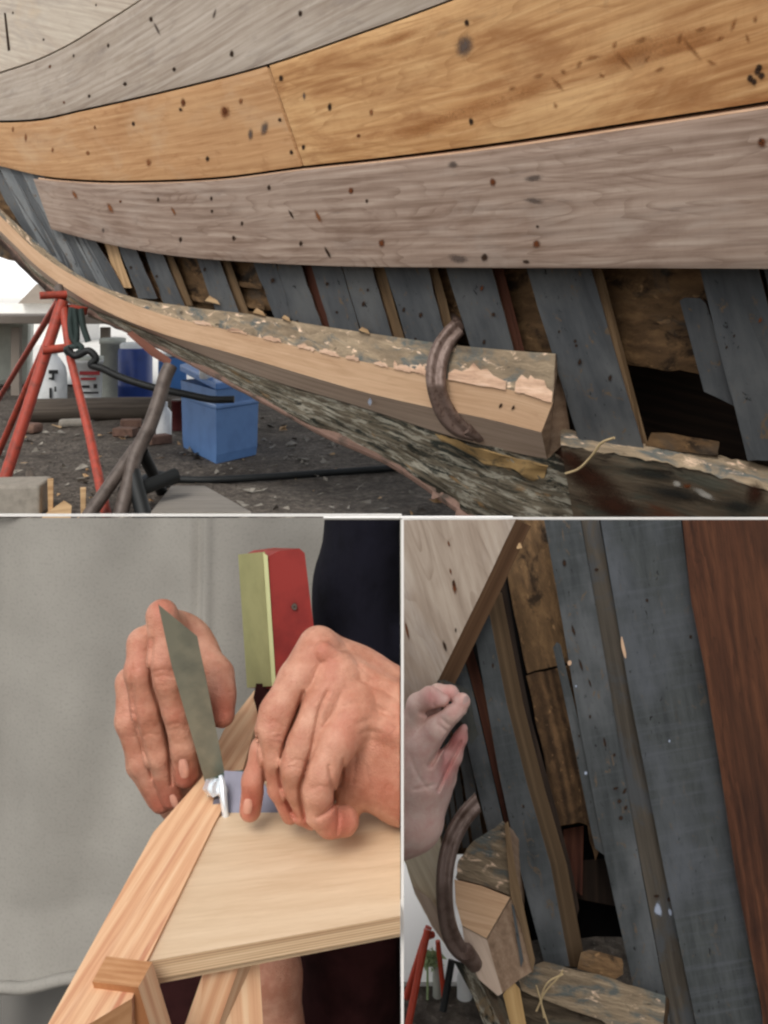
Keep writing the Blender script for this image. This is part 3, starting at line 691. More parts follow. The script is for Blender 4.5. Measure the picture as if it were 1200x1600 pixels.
# ================================================================== THE YARD
def ground():
    b = MB()
    def g(nx, ny, x0, x1, y0, y1, amp):
        vs = [(x0 + (x1 - x0) * i / nx, y0 + (y1 - y0) * j / ny, 0) for j in range(ny + 1) for i in range(nx + 1)]
        vs = [(x, y, amp * (mn.noise((x * 3, y * 3, 0)) + .5 * mn.noise((x * 9, y * 9, 2)) + .25 * mn.noise((x * 24, y * 24, 2))) * min(1, max(0, (min(x - x0, x1 - x, y - y0, y1 - y)) * 2))) for x, y, _ in vs]
        b.add(vs, [[j * (nx + 1) + i, j * (nx + 1) + i + 1, (j + 1) * (nx + 1) + i + 1, (j + 1) * (nx + 1) + i] for j in range(ny) for i in range(nx)], [(v[0], v[1]) for v in vs], 0, True)
    g(260, 260, -6, 6, -2, 10, .014)
    for (x0, x1, y0, y1) in ((-400, -6, -400, 400), (6, 400, -400, 400), (-6, 6, -400, -2), (-6, 6, 10, 400)):
        b.add([(x0, y0, 0), (x1, y0, 0), (x1, y1, 0), (x0, y1, 0)], [[0, 1, 2, 3]], [(x0, y0), (x1, y0), (x1, y1), (x0, y1)])
    o = b.build('ground', M['dirt'], recalc=False); tag(o, kind='structure')
ground()
b = MB(); b.add([(-60, 8.6, .02), (6, 8.9, .02), (60, 9.4, .02), (200, 300, .02), (-200, 300, .02)], [[0, 1, 2, 3, 4]], None)  # white-out of the far ground, painted as a pale sheet
tag(b.build('far_glare', M['glare_ground'], recalc=False), kind='structure')
random.seed(5)
b = MB()
for i in range(700):
    x = random.uniform(-2.2, 1.6); y = random.uniform(3.4, 6.6); r = random.choice((.006, .008, .01, .014, .02)) * random.uniform(.7, 1.2)
    vs = [(x + random.gauss(0, r), y + random.gauss(0, r), .004 + abs(random.gauss(0, r * .7))) for _ in range(6)]
    b.add(vs, [[0, 1, 2], [2, 3, 4], [4, 5, 0], [0, 2, 4], [1, 3, 5]], None, random.choice((0, 0, 0, 1, 2)))
tag(b.build('gravel', [M['concrete'], M['lumber'], M['logwood']]), 'loose stones and wood chips strewn over the dark dirt', 'gravel', kind='stuff')

def gd(py): return H * F / (py - CY)          # distance of a ground point seen at py
b = MB(); vs = []
for i in range(41):
    a = R(-80 + 160 * i / 40)
    for z in (-2, 40, 90, 150): vs.append((330 * math.sin(a), 330 * math.cos(a), z))
b.add(vs, [[4 * i + k, 4 * i + 4 + k, 4 * i + 5 + k, 4 * i + 1 + k] for i in range(40) for k in range(3)], None, 0, True)
nsk = NT('overcast_sky'); nsk.b.inputs['Base Color'].default_value = (0, 0, 0, 1); nsk.b.inputs['Emission Color'].default_value = (1, 1, .99, 1); nsk.b.inputs['Emission Strength'].default_value = 1.15
tag(b.build('sky', nsk.m, recalc=False), kind='structure')
# --- red tripod stand
st = empty('jack_stand', W(90, 640, 4.3) * 1, 'red painted tripod jack stand under the bow of the boat', 'jack stand')
st.location.z = 0
ap = W(98, 470, 4.35)
def leg(par, a, c, r, mat, name='leg', r2=None):
    b = MB(); tube(b, [a, a.lerp(c, .5), c], [r, r, r2 or r], 12); return b.build(name, M[mat], par)
leg(st, ap, W(-6, 790, gd(772)), .026, 'redsteel')
leg(st, ap + Vector((-.03, .03, 0)), W(-12, 640, gd(640) - .5), .016, 'redsteel')
leg(st, ap + Vector((-.02, .02, -.05)), W(-10, 725, gd(712)), .017, 'redsteel')
b = MB(); tube(b, [ap + Vector((.0, 0, -.02)), W(110, 560, 4.2), W(140, 680, 4.0), W(168, 812, gd(806))], [.018, .018, .019, .021], 12); b.build('leg', M['redsteel'], st)
b = MB(); tube(b, [W(66, 548, 4.2), W(106, 543, 4.25)], .02, 10); b.build('brace', M['redsteel'], st)
b = MB(); tube(b, [W(62, 462, 4.3), W(104, 460, 4.35)], .018, 10); b.build('crossbar', M['redsteel'], st)
b = MB(); tube(b, [W(96, 470, 4.35), W(92, 448, 4.4)], [.024, .02], 12); b.build('jack_screw', M['greysteel'], st)
b = MB(); tube(b, [W(118, 490, 4.4), W(120, 478, 4.4)], .05, 10); b.build('clamp_head', M['redsteel'], st)
# --- straps / black line from the stand to the second stand
b = MB()
for pts in ([(112, 480), (110, 505), (114, 530), (128, 545), (112, 556), (104, 545), (122, 540)], [(126, 482), (130, 510), (138, 534)], [(116, 482), (120, 520), (118, 545)]):
    P = smooth_pts(pts, 6); tube(b, [W(x, y, 4.2) for x, y in P], .014, 6)
tag(b.build('strap', M['greencord']), 'dark green webbing straps tangled on the red tripod stand', 'strap')
b = MB(); P = smooth_pts([(104, 545), (118, 556), (138, 548), (150, 560), (142, 570), (160, 576), (185, 588), (230, 603), (290, 616), (330, 624), (366, 624)], 6)
tube(b, [W(x, y, 4.15) for x, y in P], .016, 8)
tag(b.build('hose', M['blacksteel']), 'black hose running from the red tripod stand to the blue tote lid', 'hose')
# --- grey steel stand
s2 = empty('jack_stand', W(200, 740, 3.9), 'bare grey steel jack stand leaning against the bottom planking', 'jack stand'); s2.location.z = 0
P = smooth_pts([(266, 572), (258, 590), (248, 625), (232, 670), (212, 710), (200, 760), (184, 818)], 6)
b = MB(); tube(b, [W(x, y, 3.95 - .35 * (y - 572) / 246) for x, y in P], .03, 12); b.build('post', M['greysteel'], s2)
leg(s2, W(212, 700, 3.78), W(132, 815, 3.58), .026, 'greysteel')
leg(s2, W(222, 706, 3.8), W(256, 775, gd(772)), .024, 'blacksteel')
leg(s2, W(206, 735, 3.72), W(228, 818, 3.62), .03, 'blacksteel')
b = MB(); board(b, [(198, 522), (206, 517), (268, 562), (264, 572), (236, 556)], 3.97, .09); b.build('pad', wood('pad_wood', srgb(70, 44, 38), srgb(112, 70, 58), srgb(140, 96, 80)), s2, bevel=.004)
b = MB(); tube(b, [W(205, 770, 3.7), W(275, 742, 3.85)], .03, 8); b.build('foot_bar', M['blacksteel'], s2)
# --- black cable along the ground
b = MB(); P = smooth_pts([(190, 772), (215, 760), (240, 748), (262, 752), (255, 768), (275, 757), (330, 757), (420, 752), (520, 745), (615, 738), (700, 733)], 8)
tube(b, [Vector((W(x, y, gd(y)).x, gd(y), .02)) for x, y in P], .017, 8)
tag(b.build('cable', M['blacksteel']), 'long black cable lying straight across the dirt under the hull', 'cable')
# --- containers
def set_on(px0, px1, pyb): d = gd(pyb); c = W((px0 + px1) / 2, pyb, d); return c, d, (px1 - px0) / F * d / 2
def letters(par, pts_list, c, d, ry, mat, lift=.004):
    for (x0, y0, x1, y1) in pts_list:
        b = MB(); b.add([W(x0, y0, d - ry - lift), W(x1, y0, d - ry - lift), W(x1, y1, d - ry - lift), W(x0, y1, d - ry - lift)], [[0, 1, 2, 3]])
        b.build('printed_mark', M[mat], par, recalc=False)
c, d, r = set_on(57, 104, 643); hh = 95 / F * d
o = empty('water_jug', (c.x, d, 0), 'tall white plastic jug with black lettering between the red stand legs', 'jug')
b = MB(); lathe(b, (c.x, d, 0), [(r * .92, 0), (r, .02), (r, hh * .62), (r * .9, hh * .74), (r * .55, hh * .88), (r * .36, hh * .93)], mi=0); b.build('body', M['white_plastic'], o)
b = MB(); lathe(b, (c.x, d, hh * .93), [(r * .4, 0), (r * .4, hh * .08)]); b.build('cap', M['white_plastic'], o)
letters(o, [(76, 578, 91, 584), (81, 584, 85, 594), (76, 590, 82, 593), (77, 606, 81, 622), (85, 604, 88, 612), (76, 626, 90, 630)], c, d, r, 'ink')
c, d, r = set_on(118, 160, 640); hh = 78 / F * d
o = empty('bucket', (c.x, d, 0), 'white bucket with red and dark print beside the white jug', 'bucket')
b = MB(); lathe(b, (c.x, d, 0), [(r * .88, 0), (r * .9, .02), (r, hh * .94), (r * 1.05, hh * .94), (r * 1.05, hh)]); b.build('body', M['white_plastic'], o)
b = MB(); lathe(b, (c.x, d, hh), [(r * 1.07, 0), (r * 1.07, .025), (r * .8, .03)]); b.build('lid', M['cream_plastic'], o)
letters(o, [(124, 580, 156, 586), (126, 590, 150, 594)], c, d, r, 'redink'); letters(o, [(128, 602, 140, 606), (128, 612, 154, 615), (146, 600, 152, 607)], c, d, r, 'ink')
c, d, r = set_on(136, 176, 632); hh = 96 / F * d
o = empty('bucket', (c.x, d + .35, 0), 'taller cream bucket standing behind the white bucket', 'bucket')
b = MB(); lathe(b, (c.x, d + .35, 0), [(r * .9, 0), (r, hh * .95), (r * 1.06, hh * .95), (r * 1.06, hh)]); b.build('body', M['cream_plastic'], o)
b = MB(); lathe(b, (c.x, d + .35, hh), [(r * 1.07, 0), (r * 1.07, .02), (r * .8, .025)]); b.build('lid', M['cream_plastic'], o)
c, d, r = set_on(185, 238, 630); hh = 86 / F * d
o = empty('barrel', (c.x, d, 0), 'deep blue plastic drum with a white lid behind the grey stand', 'barrel')
b = MB(); lathe(b, (c.x, d, 0), [(r * .94, 0), (r, .03), (r, hh * .3), (r * 1.03, hh * .32), (r, hh * .35), (r, hh * .95), (r * .94, hh)]); b.build('body', M['blue_plastic'], o)
b = MB(); lathe(b, (c.x - r * .15, d, hh), [(r * .75, 0), (r * .75, .03), (r * .6, .045)]); b.build('lid', M['white_plastic'], o)
# tote
c = W(344, 725, gd(725)); d = gd(716)
o = empty('storage_tote', (c.x, d + .1, 0), 'blue rectangular plastic storage tote with its lid pushed up under the hull', 'tote')
tv = lambda x, y, dd: W(x, y, dd)
b = MB()
A = [(285, 700, gd(700)), (338, 727, gd(727)), (402, 712, gd(712))]
base = [Vector((W(x, y, dd).x, dd, .005)) for x, y, dd in A]; base.append(base[0] + base[2] - base[1])
cen = sum(base, Vector()) / 4; hh = .375
ring = lambda k, z: [Vector((cen.x + (p.x - cen.x) * k, cen.y + (p.y - cen.y) * k, z)) for p in base]
levels = [ring(.97, .005), ring(1, .05), ring(1.03, hh * .74), ring(1.06, hh * .75), ring(1.06, hh * .79), ring(1.03, hh * .8), ring(1.05, hh)]
vs = sum(levels, []); b.add(vs, [[i * 4 + k, i * 4 + (k + 1) % 4, i * 4 + 4 + (k + 1) % 4, i * 4 + 4 + k] for i in range(6) for k in range(4)])
b.add(levels[0], [[0, 1, 2, 3]]); b.build('bin', M['tote_blue'], o, bevel=.012)
b = MB(); l0, l1, l2 = ring(1.08, hh), ring(1.08, hh + .035), ring(.9, hh + .045)
lift = lambda L: [p + Vector((0, 0, .05 if i in (0, 3) else 0)) for i, p in enumerate(L)]
vs = lift(l0) + lift(l1) + lift(l2); b.add(vs, [[i * 4 + k, i * 4 + (k + 1) % 4, i * 4 + 4 + (k + 1) % 4, i * 4 + 4 + k] for i in range(2) for k in range(4)] + [[0, 1, 2, 3], [8, 9, 10, 11]]); b.build('lid', M['tote_lid'], o, bevel=.006)
c, d, r = set_on(240, 284, 612); d += .2
o = empty('crate', (c.x, d, 0), 'bright blue plastic crate half hidden behind the leaning grey post', 'crate')
b = MB(); box(b, (c.x, d, .15), (r * 2, .3, .3), .2); b.build('body', M['tote_lid'], o, bevel=.02)
b = MB(); box(b, (c.x, d, .315), (r * 2.1, .32, .03), .2); b.build('rim', M['white_plastic'], o, bevel=.008)
c, d, r = set_on(244, 268, 682); hh = 54 / F * d
o = empty('bottle', (c.x, d, 0), 'small white plastic bottle standing left of the blue tote', 'bottle')
b = MB(); lathe(b, (c.x, d, 0), [(r * .95, 0), (r, .01), (r, hh * .7), (r * .45, hh * .86), (r * .45, hh * .88)]); b.build('body', M['white_plastic'], o)
b = MB(); lathe(b, (c.x, d, hh * .88), [(r * .5, 0), (r * .5, hh * .12)]); b.build('cap', M['white_plastic'], o)
c, d, r = set_on(268, 286, 672); hh = 46 / F * d
o = empty('paint_can', (c.x, d, 0), 'dark red paint can between white bottle and blue tote', 'can')
b = MB(); lathe(b, (c.x, d, 0), [(r, 0), (r, hh * .95), (r * 1.06, hh * .95), (r * 1.06, hh)]); b.build('body', simple('dark_red_can', srgb(88, 34, 34)), o)
b = MB(); lathe(b, (c.x, d, hh), [(r * .95, 0), (r * .95, .008)]); b.build('lid', M['greysteel'], o)
c, d, r = set_on(310, 330, 612); d = 4.9
o = empty('jar', (c.x, d, .42), 'small white jar with grey cap on the blue tote lid', 'jar')
b = MB(); lathe(b, (W(322, 600, d).x, d, .42), [(.03, 0), (.034, .01), (.034, .06), (.02, .075)]); b.build('body', M['white_plastic'], o)
b = MB(); lathe(b, (W(322, 600, d).x, d, .495), [(.024, 0), (.024, .02)]); b.build('cap', M['cream_plastic'], o)
# log, bricks, timber bits
b = MB(); P = [W(40, 645, 6.4), W(120, 640, 6.5), W(200, 636, 6.55), W(285, 630, 6.6)]
for p in P: p.z = .07
tube(b, P, [.085, .08, .082, .075], 10); tag(b.build('timber_beam', M['logwood']), 'dark weathered timber beam lying in front of the buckets', 'beam')
for i, (x, y, a, l) in enumerate(((205, 668, .2, 'pale red brick lying flat behind the grey post'), (196, 682, -.2, 'chipped red brick lower on the dirt behind the grey post'), (248, 694, .7, 'tilted red brick against the foot of the white bottle'))):
    b = MB(); d = gd(y); c = W(x, y, d); box(b, (c.x, d, .028), (.13 if i < 3 else .09, .085, .05), a); tag(b.build('brick', M['brick'], bevel=.006), l, 'brick', 'bricks by the grey stand')
b = MB(); c = W(30, 795, 3.8); box(b, (c.x - .03, 3.75, .06), (.3, .2, .12), .1); tag(b.build('concrete_block', M['concrete'], bevel=.01), 'pale concrete block at the foot of the red stand', 'block')
for i, (x, y0, y1, l) in enumerate(((79, 748, 800, 'upright pale wooden stake beside the concrete block'), (130, 762, 806, 'shorter wooden stake near the grey stand foot'))):
    d = 3.72; b = MB(); a = W(x, y1, d); t = W(x - 2, y0, d); h2 = t.z; box(b, (a.x, d, h2 / 2), (.022, .025, h2), .3, taper=.8); tag(b.build('wooden_stake', M['lumber'], bevel=.002), l, 'stake')
b = MB(); board(b, [(66, 806), (100, 782), (112, 790), (110, 816), (66, 822)], 3.62, .14); tag(b.build('wood_offcut', M['lumber'], bevel=.003), 'tan wedge-shaped offcut lying at the bottom of the yard', 'offcut')
b = MB(); board(b, [(20, 752), (28, 745), (36, 800), (26, 806)], 3.9, .05); tag(b.build('wood_offcut', M['logwood'], bevel=.003), 'dark curved scrap of timber leaning by the red stand leg', 'offcut')
b = MB(); P = [W(46, 740, 4.2), W(52, 760, 4.1), W(44, 782, 4.0)]; tube(b, P, [.02, .035, .03], 8); tag(b.build('driftwood', M['logwood']), 'dark gnarled stick standing behind the wooden stakes', 'stick')
b = MB(); vs = [Vector((W(x, y, gd(y)).x, gd(y), .03)) for x, y in ((236, 812), (268, 770), (320, 770), (392, 812))]
lo = [Vector((p.x, p.y, .012)) for p in vs]; b.add(vs + lo, [[0, 1, 2, 3], [4, 5, 6, 7], [0, 1, 5, 4], [1, 2, 6, 5], [2, 3, 7, 6], [3, 0, 4, 7]], [(p.x, p.y) for p in vs + lo]); tag(b.build('board', M['greyboard']), 'flat grey board lying on the dirt at the near edge of the yard', 'board')
b = MB(); box(b, (W(112, 668, gd(668)).x, gd(668), .03), (.16, .08, .05), .3); tag(b.build('stone', M['concrete'], bevel=.02), 'pale flat stone on the dirt under the red stand', 'stone')
b = MB(); box(b, (W(46, 676, gd(676)).x, gd(676), .03), (.14, .1, .06), -.3); tag(b.build('stone', M['brick'], bevel=.02), 'rounded reddish stone left of the pale flat stone', 'stone')
# far things
o = empty('trestle_table', (-3.2, 8.3, 0), 'long grey trestle table far behind the red stand', 'table')
b = MB(); zt = W(0, 492, 8.3).z; box(b, (-2.9, 8.3, zt - .03), (1.9, .9, .07)); b.build('tabletop', M['roofgrey'], o, bevel=.01)
for x in (-3.1, -2.35): 
    b = MB(); box(b, (x, 8.1, (zt - .1) / 2), (.07, .07, zt - .1)); b.build('leg', M['roofgrey'], o)
b = MB(); box(b, (W(20, 540, 8.9).x, 8.9, .32), (.35, .3, .62), .2, taper=.9); tag(b.build('water_tank', M['cream_plastic'], bevel=.06), 'pale square tank standing under the trestle table', 'tank')
o = empty('shed', (W(50, 500, 16).x, 16, 0), 'low distant shed with a dark pitched roof beyond the table', 'shed')
x0, x1 = W(-40, 0, 16).x, W(100, 0, 16).x
b = MB(); zr = W(0, 474, 16).z; box(b, ((x0 + x1) / 2, 17, zr / 2), (x1 - x0, 2, zr)); b.build('wall', M['whitepaint'], o)
b = MB(); za = W(0, 444, 16).z; vs = [(W(28, 0, 15.8).x, 15.8, zr), (W(86, 0, 15.8).x, 15.8, zr), (W(57, 0, 15.8).x, 15.8, za), (W(28, 0, 15.8).x, 18.2, zr), (W(86, 0, 15.8).x, 18.2, zr), (W(57, 0, 15.8).x, 18.2, za)]
b.add(vs, [[0, 1, 2], [3, 4, 5], [0, 2, 5, 3], [1, 2, 5, 4], [0, 1, 4, 3]]); b.build('roof', M['roofgrey'], o)

# ================================================================== WORKBENCH (lower left)
ZP = .59; HP = H - ZP
def pd(py, z=ZP): return (H - z) * F / (py - CY)
def on(px, py, z=ZP):
    d = pd(py, z); return Vector(((px - CX) / F * d, d, z))
# canvas screen; its thin white rail draws the dividing line
o = empty('canvas_screen', (-.14, .80, 0), 'grey canvas screen with a white dividing line along its top behind the workbench', 'screen')
DS = .80; zt = W(0, 812, DS).z; zb = W(0, 1505, DS).z
b = MB(); vs = []; uv = []; nx, nz = 110, 70; xa, xb_ = W(-60, 0, DS).x, W(628, 0, DS).x
for j in range(nz + 1):
    t = j / nz
    for i in range(nx + 1):
        s = i / nx; x = xa + (xb_ - xa) * s
        y = DS + .004 * mn.noise((x * 9, t * 1.2, 0)) + .003 * mn.noise((x * 22 + t * 2, t * 2.5, 3))
        px = 600 + x / DS * F
        y += .007 * math.exp(-((px - 313) / 5) ** 2) - .006 * math.exp(-((px - 325) / 9) ** 2) + .006 * math.exp(-((px + 10 - 20 * t) / 30) ** 2)
        zz = zt + (zb + .018 * mn.noise((x * 6, 0, 0)) + .045 * (s * 1.6) - .022 - zt) * t
        y -= .012 * max(0, t - .86) / .14
        y += .02 * math.cos(s * 5.2 + .8 * t) * (.4 + .6 * t) + .006 * math.sin(s * 17 + 3 * t)
        zz += (H - .2347 * y + .0015 - zt) * (1 - t)
        vs.append((x, y, zz)); uv.append((x, zz))
b.add(vs, [[j * (nx + 1) + i, j * (nx + 1) + i + 1, (j + 1) * (nx + 1) + i + 1, (j + 1) * (nx + 1) + i] for j in range(nz) for i in range(nx)], uv, 0, True)
b.build('cloth', M['canvas'], o, recalc=False)
hem = [vs[nz * (nx + 1) + i] for i in range(0, nx + 1, 2)]
b = MB(); tube(b, [Vector(p) + Vector((0, -.002, 0)) for p in hem], .005, 8); b.build('hem', M['canvas'], o)
b = MB(); box(b, ((xa + xb_) / 2, DS + .012, W(0, 810, DS).z), (xb_ - xa, .003, .0018)); b.build('divider_rail', M['whitepaint'], o)
b = MB(); box(b, ((xa + xb_) / 2, DS + .09, zb / 2 + .06), (xb_ - xa, .02, zb + .12)); b.build('lower_panel', simple('dull_grey_panel', srgb(120, 118, 114), .9, col2=srgb(100, 98, 94), scale=6), o)
for x in (xa + .01, xb_ - .012):
    b = MB(); box(b, (x, DS + .03, zt / 2 - .02), (.012, .02, zt - .04)); b.build('post', M['whitepaint'], o)
# white dividing line between the lower sets, built as an edge-on board
b = MB(); p0 = W(626.5, 812, .41); p1 = W(626.5, 812, .83); p2 = W(626.5, 1640, .83); p3 = W(626.5, 1640, .41)
dx = Vector((.0012, 0, 0)); vs = [p0, p1, p2, p3] + [p + dx for p in (p0, p1, p2, p3)]
vs[1] = Vector((vs[1].x, vs[1].y, W(0, 812, .83).z)); b.add(vs, [[0, 1, 2, 3], [4, 5, 6, 7], [0, 1, 5, 4], [1, 2, 6, 5], [2, 3, 7, 6], [3, 0, 4, 7]])
tag(b.build('divider_board', M['whitepaint']), 'white dividing line built as a thin edge-on board between the workbench and the open ribs', 'partition')

# plywood panel
o = empty('plywood_panel', on(430, 1380), 'pale plywood panel on the workbench under the right hand', 'plywood')
top = [on(334, 1287), on(228, 1503), on(625.5, 1431), on(625.5, 1245), on(420, 1200)]
b = MB(); n = len(top); TH = .0075
lo = [p - Vector((0, 0, TH)) for p in top]
uvp = [(p.x * .97 + p.y * .2, p.y * .97 - p.x * .2) for p in top]
b.add(top, [list(range(n))], uvp); b.add(lo, [list(range(n))], uvp)
for i in range(n):
    j = (i + 1) % n; L = (top[j] - top[i]).length
    b.add([top[i], top[j], lo[j], lo[i]], [[0, 1, 2, 3]], [(0, 0), (L, 0), (L, TH), (0, TH)], 1)
b.build('sheet', [M['ply'], M['ply_edge']], o, bevel=.0008)
b = MB(); e0, e1 = top[1] + Vector((.004, .0035, -TH)), top[2] + Vector((0, .0035, -TH))
b.add([e0, e1, e1 + Vector((0, .03, 0)), e0 + Vector((0, .03, 0)), e0 - Vector((0, 0, .0035)), e1 - Vector((0, 0, .0035)), e1 + Vector((0, .03, -.0035)), e0 + Vector((0, .03, -.0035))], [[0, 1, 2, 3], [4, 5, 6, 7], [0, 1, 5, 4], [1, 2, 6, 5], [2, 3, 7, 6], [3, 0, 4, 7]], [(0, 0), (.1, 0), (.1, .03), (0, .03)] * 2)
b.build('lower_ply', M['ply_edge'], o)
# fir batten along its left edge
ZB = ZP + .0015
Lp = [on(40, 1660, ZB), on(75, 1600, ZB), on(240, 1300, ZB), on(315, 1215, ZB), on(350, 1140, ZB), on(398, 1078, ZB)]
Rp = [on(206, 1560, ZB), on(230, 1500, ZB), on(334, 1288, ZB), on(378, 1206, ZB), on(400, 1130, ZB), on(410, 1084, ZB)]
b = MB(); k = len(Lp); vs = []; uv = []
for l, r in zip(Lp, Rp):
    for p, q in ((l, 0), (r, 1)):
        vs.append(p); uv.append((p.y, p.x - .15 * p.y))
b.add(vs, [[2 * i, 2 * i + 1, 2 * i + 3, 2 * i + 2] for i in range(k - 1)], uv)
low = [p - Vector((0, 0, .02)) for p in vs]
for sidx in (0, 1):
    a = [vs[2 * i + sidx] for i in range(k)]; c_ = [low[2 * i + sidx] for i in range(k)]
    b.add(a + c_, [[i, i + 1, k + 1 + i, k + i] for i in range(k - 1)], [(p.y, p.z) for p in a + c_])
b.add([vs[0], vs[1], low[1], low[0]], [[0, 1, 2, 3]], None, 1); b.add([vs[-2], vs[-1], low[-1], low[-2]], [[0, 1, 2, 3]], None, 1)
b.add(low, [[2 * i, 2 * i + 1, 2 * i + 3, 2 * i + 2] for i in range(k - 1)], uv)
tag(b.build('batten', [M['fir'], M['fir_end']], bevel=.001), 'reddish-grained fir batten along the left edge of the plywood', 'batten')
# stick ends at the front
def stick(name, label, T, Bt, mats, cat):
    """T, Bt: four corners of its top and of its foot: back-left, back-right, front-right, front-left"""
    b = MB(); L = (T[0] - Bt[0]).length
    b.add(T, [[0, 1, 2, 3]], [(0, 0), (.02, 0), (.02, .02), (0, .02)], 1)
    for i in range(4):
        j = (i + 1) % 4; w = (T[i] - T[j]).length
        b.add([T[i], T[j], Bt[j], Bt[i]], [[0, 1, 2, 3]], [(0, i * .1), (0, i * .1 + w), (L, i * .1 + w), (L, i * .1)], 2 if i == 2 else 0)
    b.add(Bt, [[0, 1, 2, 3]], None, 1)
    return tag(b.build(name, mats, bevel=.0007), label, cat)
zs = ZP + .004
T = [on(166, 1494, zs), on(238, 1503, zs), on(216, 1543, zs), on(144, 1534, zs)]
Bt = [Vector((p.x + .022, p.y + .005, p.z - .08)) for p in T]
stick('wooden_strut', 'short square wooden strut with brown end at the plywood corner', T, Bt, [M['fir'], M['fir_end'], wood('strut_front', srgb(132, 84, 52), srgb(156, 104, 66), srgb(172, 122, 82), grain=(3, 120), bump=.2, bdist=.0005)], 'strut')
zs2 = ZP - .012
T = [on(330, 1502, zs2), on(404, 1486, zs2), on(374, 1508, zs2), on(318, 1518, zs2)]
Bt = [Vector((p.x + dxx, p.y, p.z - .1)) for p, dxx in zip(T, (-.012, .006, -.035, -.035))]
stick('wooden_strut', 'pale wedge-shaped wooden strut under the front edge of the plywood', T, Bt, [M['fir'], M['fir_end'], M['fir']], 'strut')
# red and green painted block
dk = .575
o = empty('painted_block', W(430, 1070, dk), 'wooden block painted red with a pale green side standing behind the hands', 'block')
RF = [(417, 884), (422, 868), (436, 861), (468, 857), (476, 864), (484, 930), (491, 985), (489, 1066), (430, 1076)]
b = MB(); board(b, RF, dk, .03, (-40, -1), 0, 0, grain=(8, 100)); b.build('red_face', M['red_paint'], o, bevel=.0012)
GF = [(376, 866), (411, 861), (416, 884), (429, 1076), (391, 1076)]
b = MB(); vs = [W(376, 866, dk + .030), W(414, 862, dk + .001), W(428, 1071, dk + .001), W(390, 1074, dk + .030)]
nn = Vector((-.0015, -.0008, 0)); v2 = [p + nn for p in vs]
b.add(v2 + vs, [[0, 1, 2, 3], [4, 5, 6, 7], [0, 1, 5, 4], [1, 2, 6, 5], [2, 3, 7, 6], [3, 0, 4, 7]], None, 0)
ve = [W(411, 863, dk - .0012), W(418, 868, dk - .0012), W(431, 1066, dk - .0012), W(425, 1072, dk - .0012)]
b.add(ve, [[0, 1, 2, 3]], None, 1)
b.build('green_face', [M['green_paint'], M['green_edge']], o)
b = MB(); board(b, [(400, 1068), (432, 1068), (430, 1092), (404, 1120), (396, 1090)], .585, .03); b.build('foot', M['maroon'], o, bevel=.001)
b = MB(); dkf = lambda x, y: dk
for (r, m, l) in ((6, 0, .0008), (4.2, 1, .0016), (1.8, 0, .002)): mark(b, 460, 948, r, r * 1.2, dkf, m, l)
b.build('screw', [M['hole'], M['greysteel']], o)
# sliding bevel: blade, knuckle, stock
bl = lambda x, y: .474 + .032 * (y - 945) / 275
o = empty('angle_gauge', W(340, 1250, .505), 'steel sliding angle gauge held upright on the fir batten between both hands', 'gauge')
b = MB(); board(b, [(247, 944), (308, 994), (322, 1060), (352, 1212), (322, 1228), (268, 1040)], bl, .0022, grain=(25, 120), mi=0); b.build('blade', M['steel'], o, bevel=.0004)
ds = .4815
b = MB(); board(b, [(350, 1204), (404, 1207), (440, 1276), (432, 1285), (352, 1290)], lambda x, y: .497 - .02 * (y - 1204) / 86, .006, grain=(80, 0)); b.build('stock', M['stock'], o, bevel=.0008)
b = MB()
kp = W(334, 1230, .488)
ax = Vector((.45, -.8, .35)).normalized()
tube(b, [kp - ax * .004, kp + ax * .003], .0046, 6); tube(b, [kp + ax * .003, kp + ax * .0065], .003, 14)
b.build('nut', M['chrome'], o, bevel=.0005)
b = MB(); tube(b, [W(345, 1212, .486), W(348, 1232, .482), W(351, 1262, .479), W(354, 1288, .478), W(355, 1300, .478)], [.0012, .0022, .0018, .0016, .0008], 12); b.build('locking_lever', M['chrome'], o)
b = MB(); tube(b, [W(330, 1226, .489), W(350, 1238, .482)], [.0022, .0026], 12); b.build('lever_boss', M['chrome'], o)
b = MB(); board(b, [(330, 1216), (352, 1206), (380, 1203), (380, 1209), (353, 1215), (334, 1226)], .4975, .004); b.build('bridge', simple('green_brass', srgb(96, 128, 116), .35, .7), o, bevel=.0006)
b = MB(); board(b, [(324, 1240), (340, 1236), (350, 1288), (331, 1284)], .494, .006); b.build('bracket', M['blacksteel'], o, bevel=.001)
b = MB(); tube(b, [W(339, 1252, .4935), W(340, 1256, .487)], .0024, 14); b.build('pivot_screw', M['stock'], o)
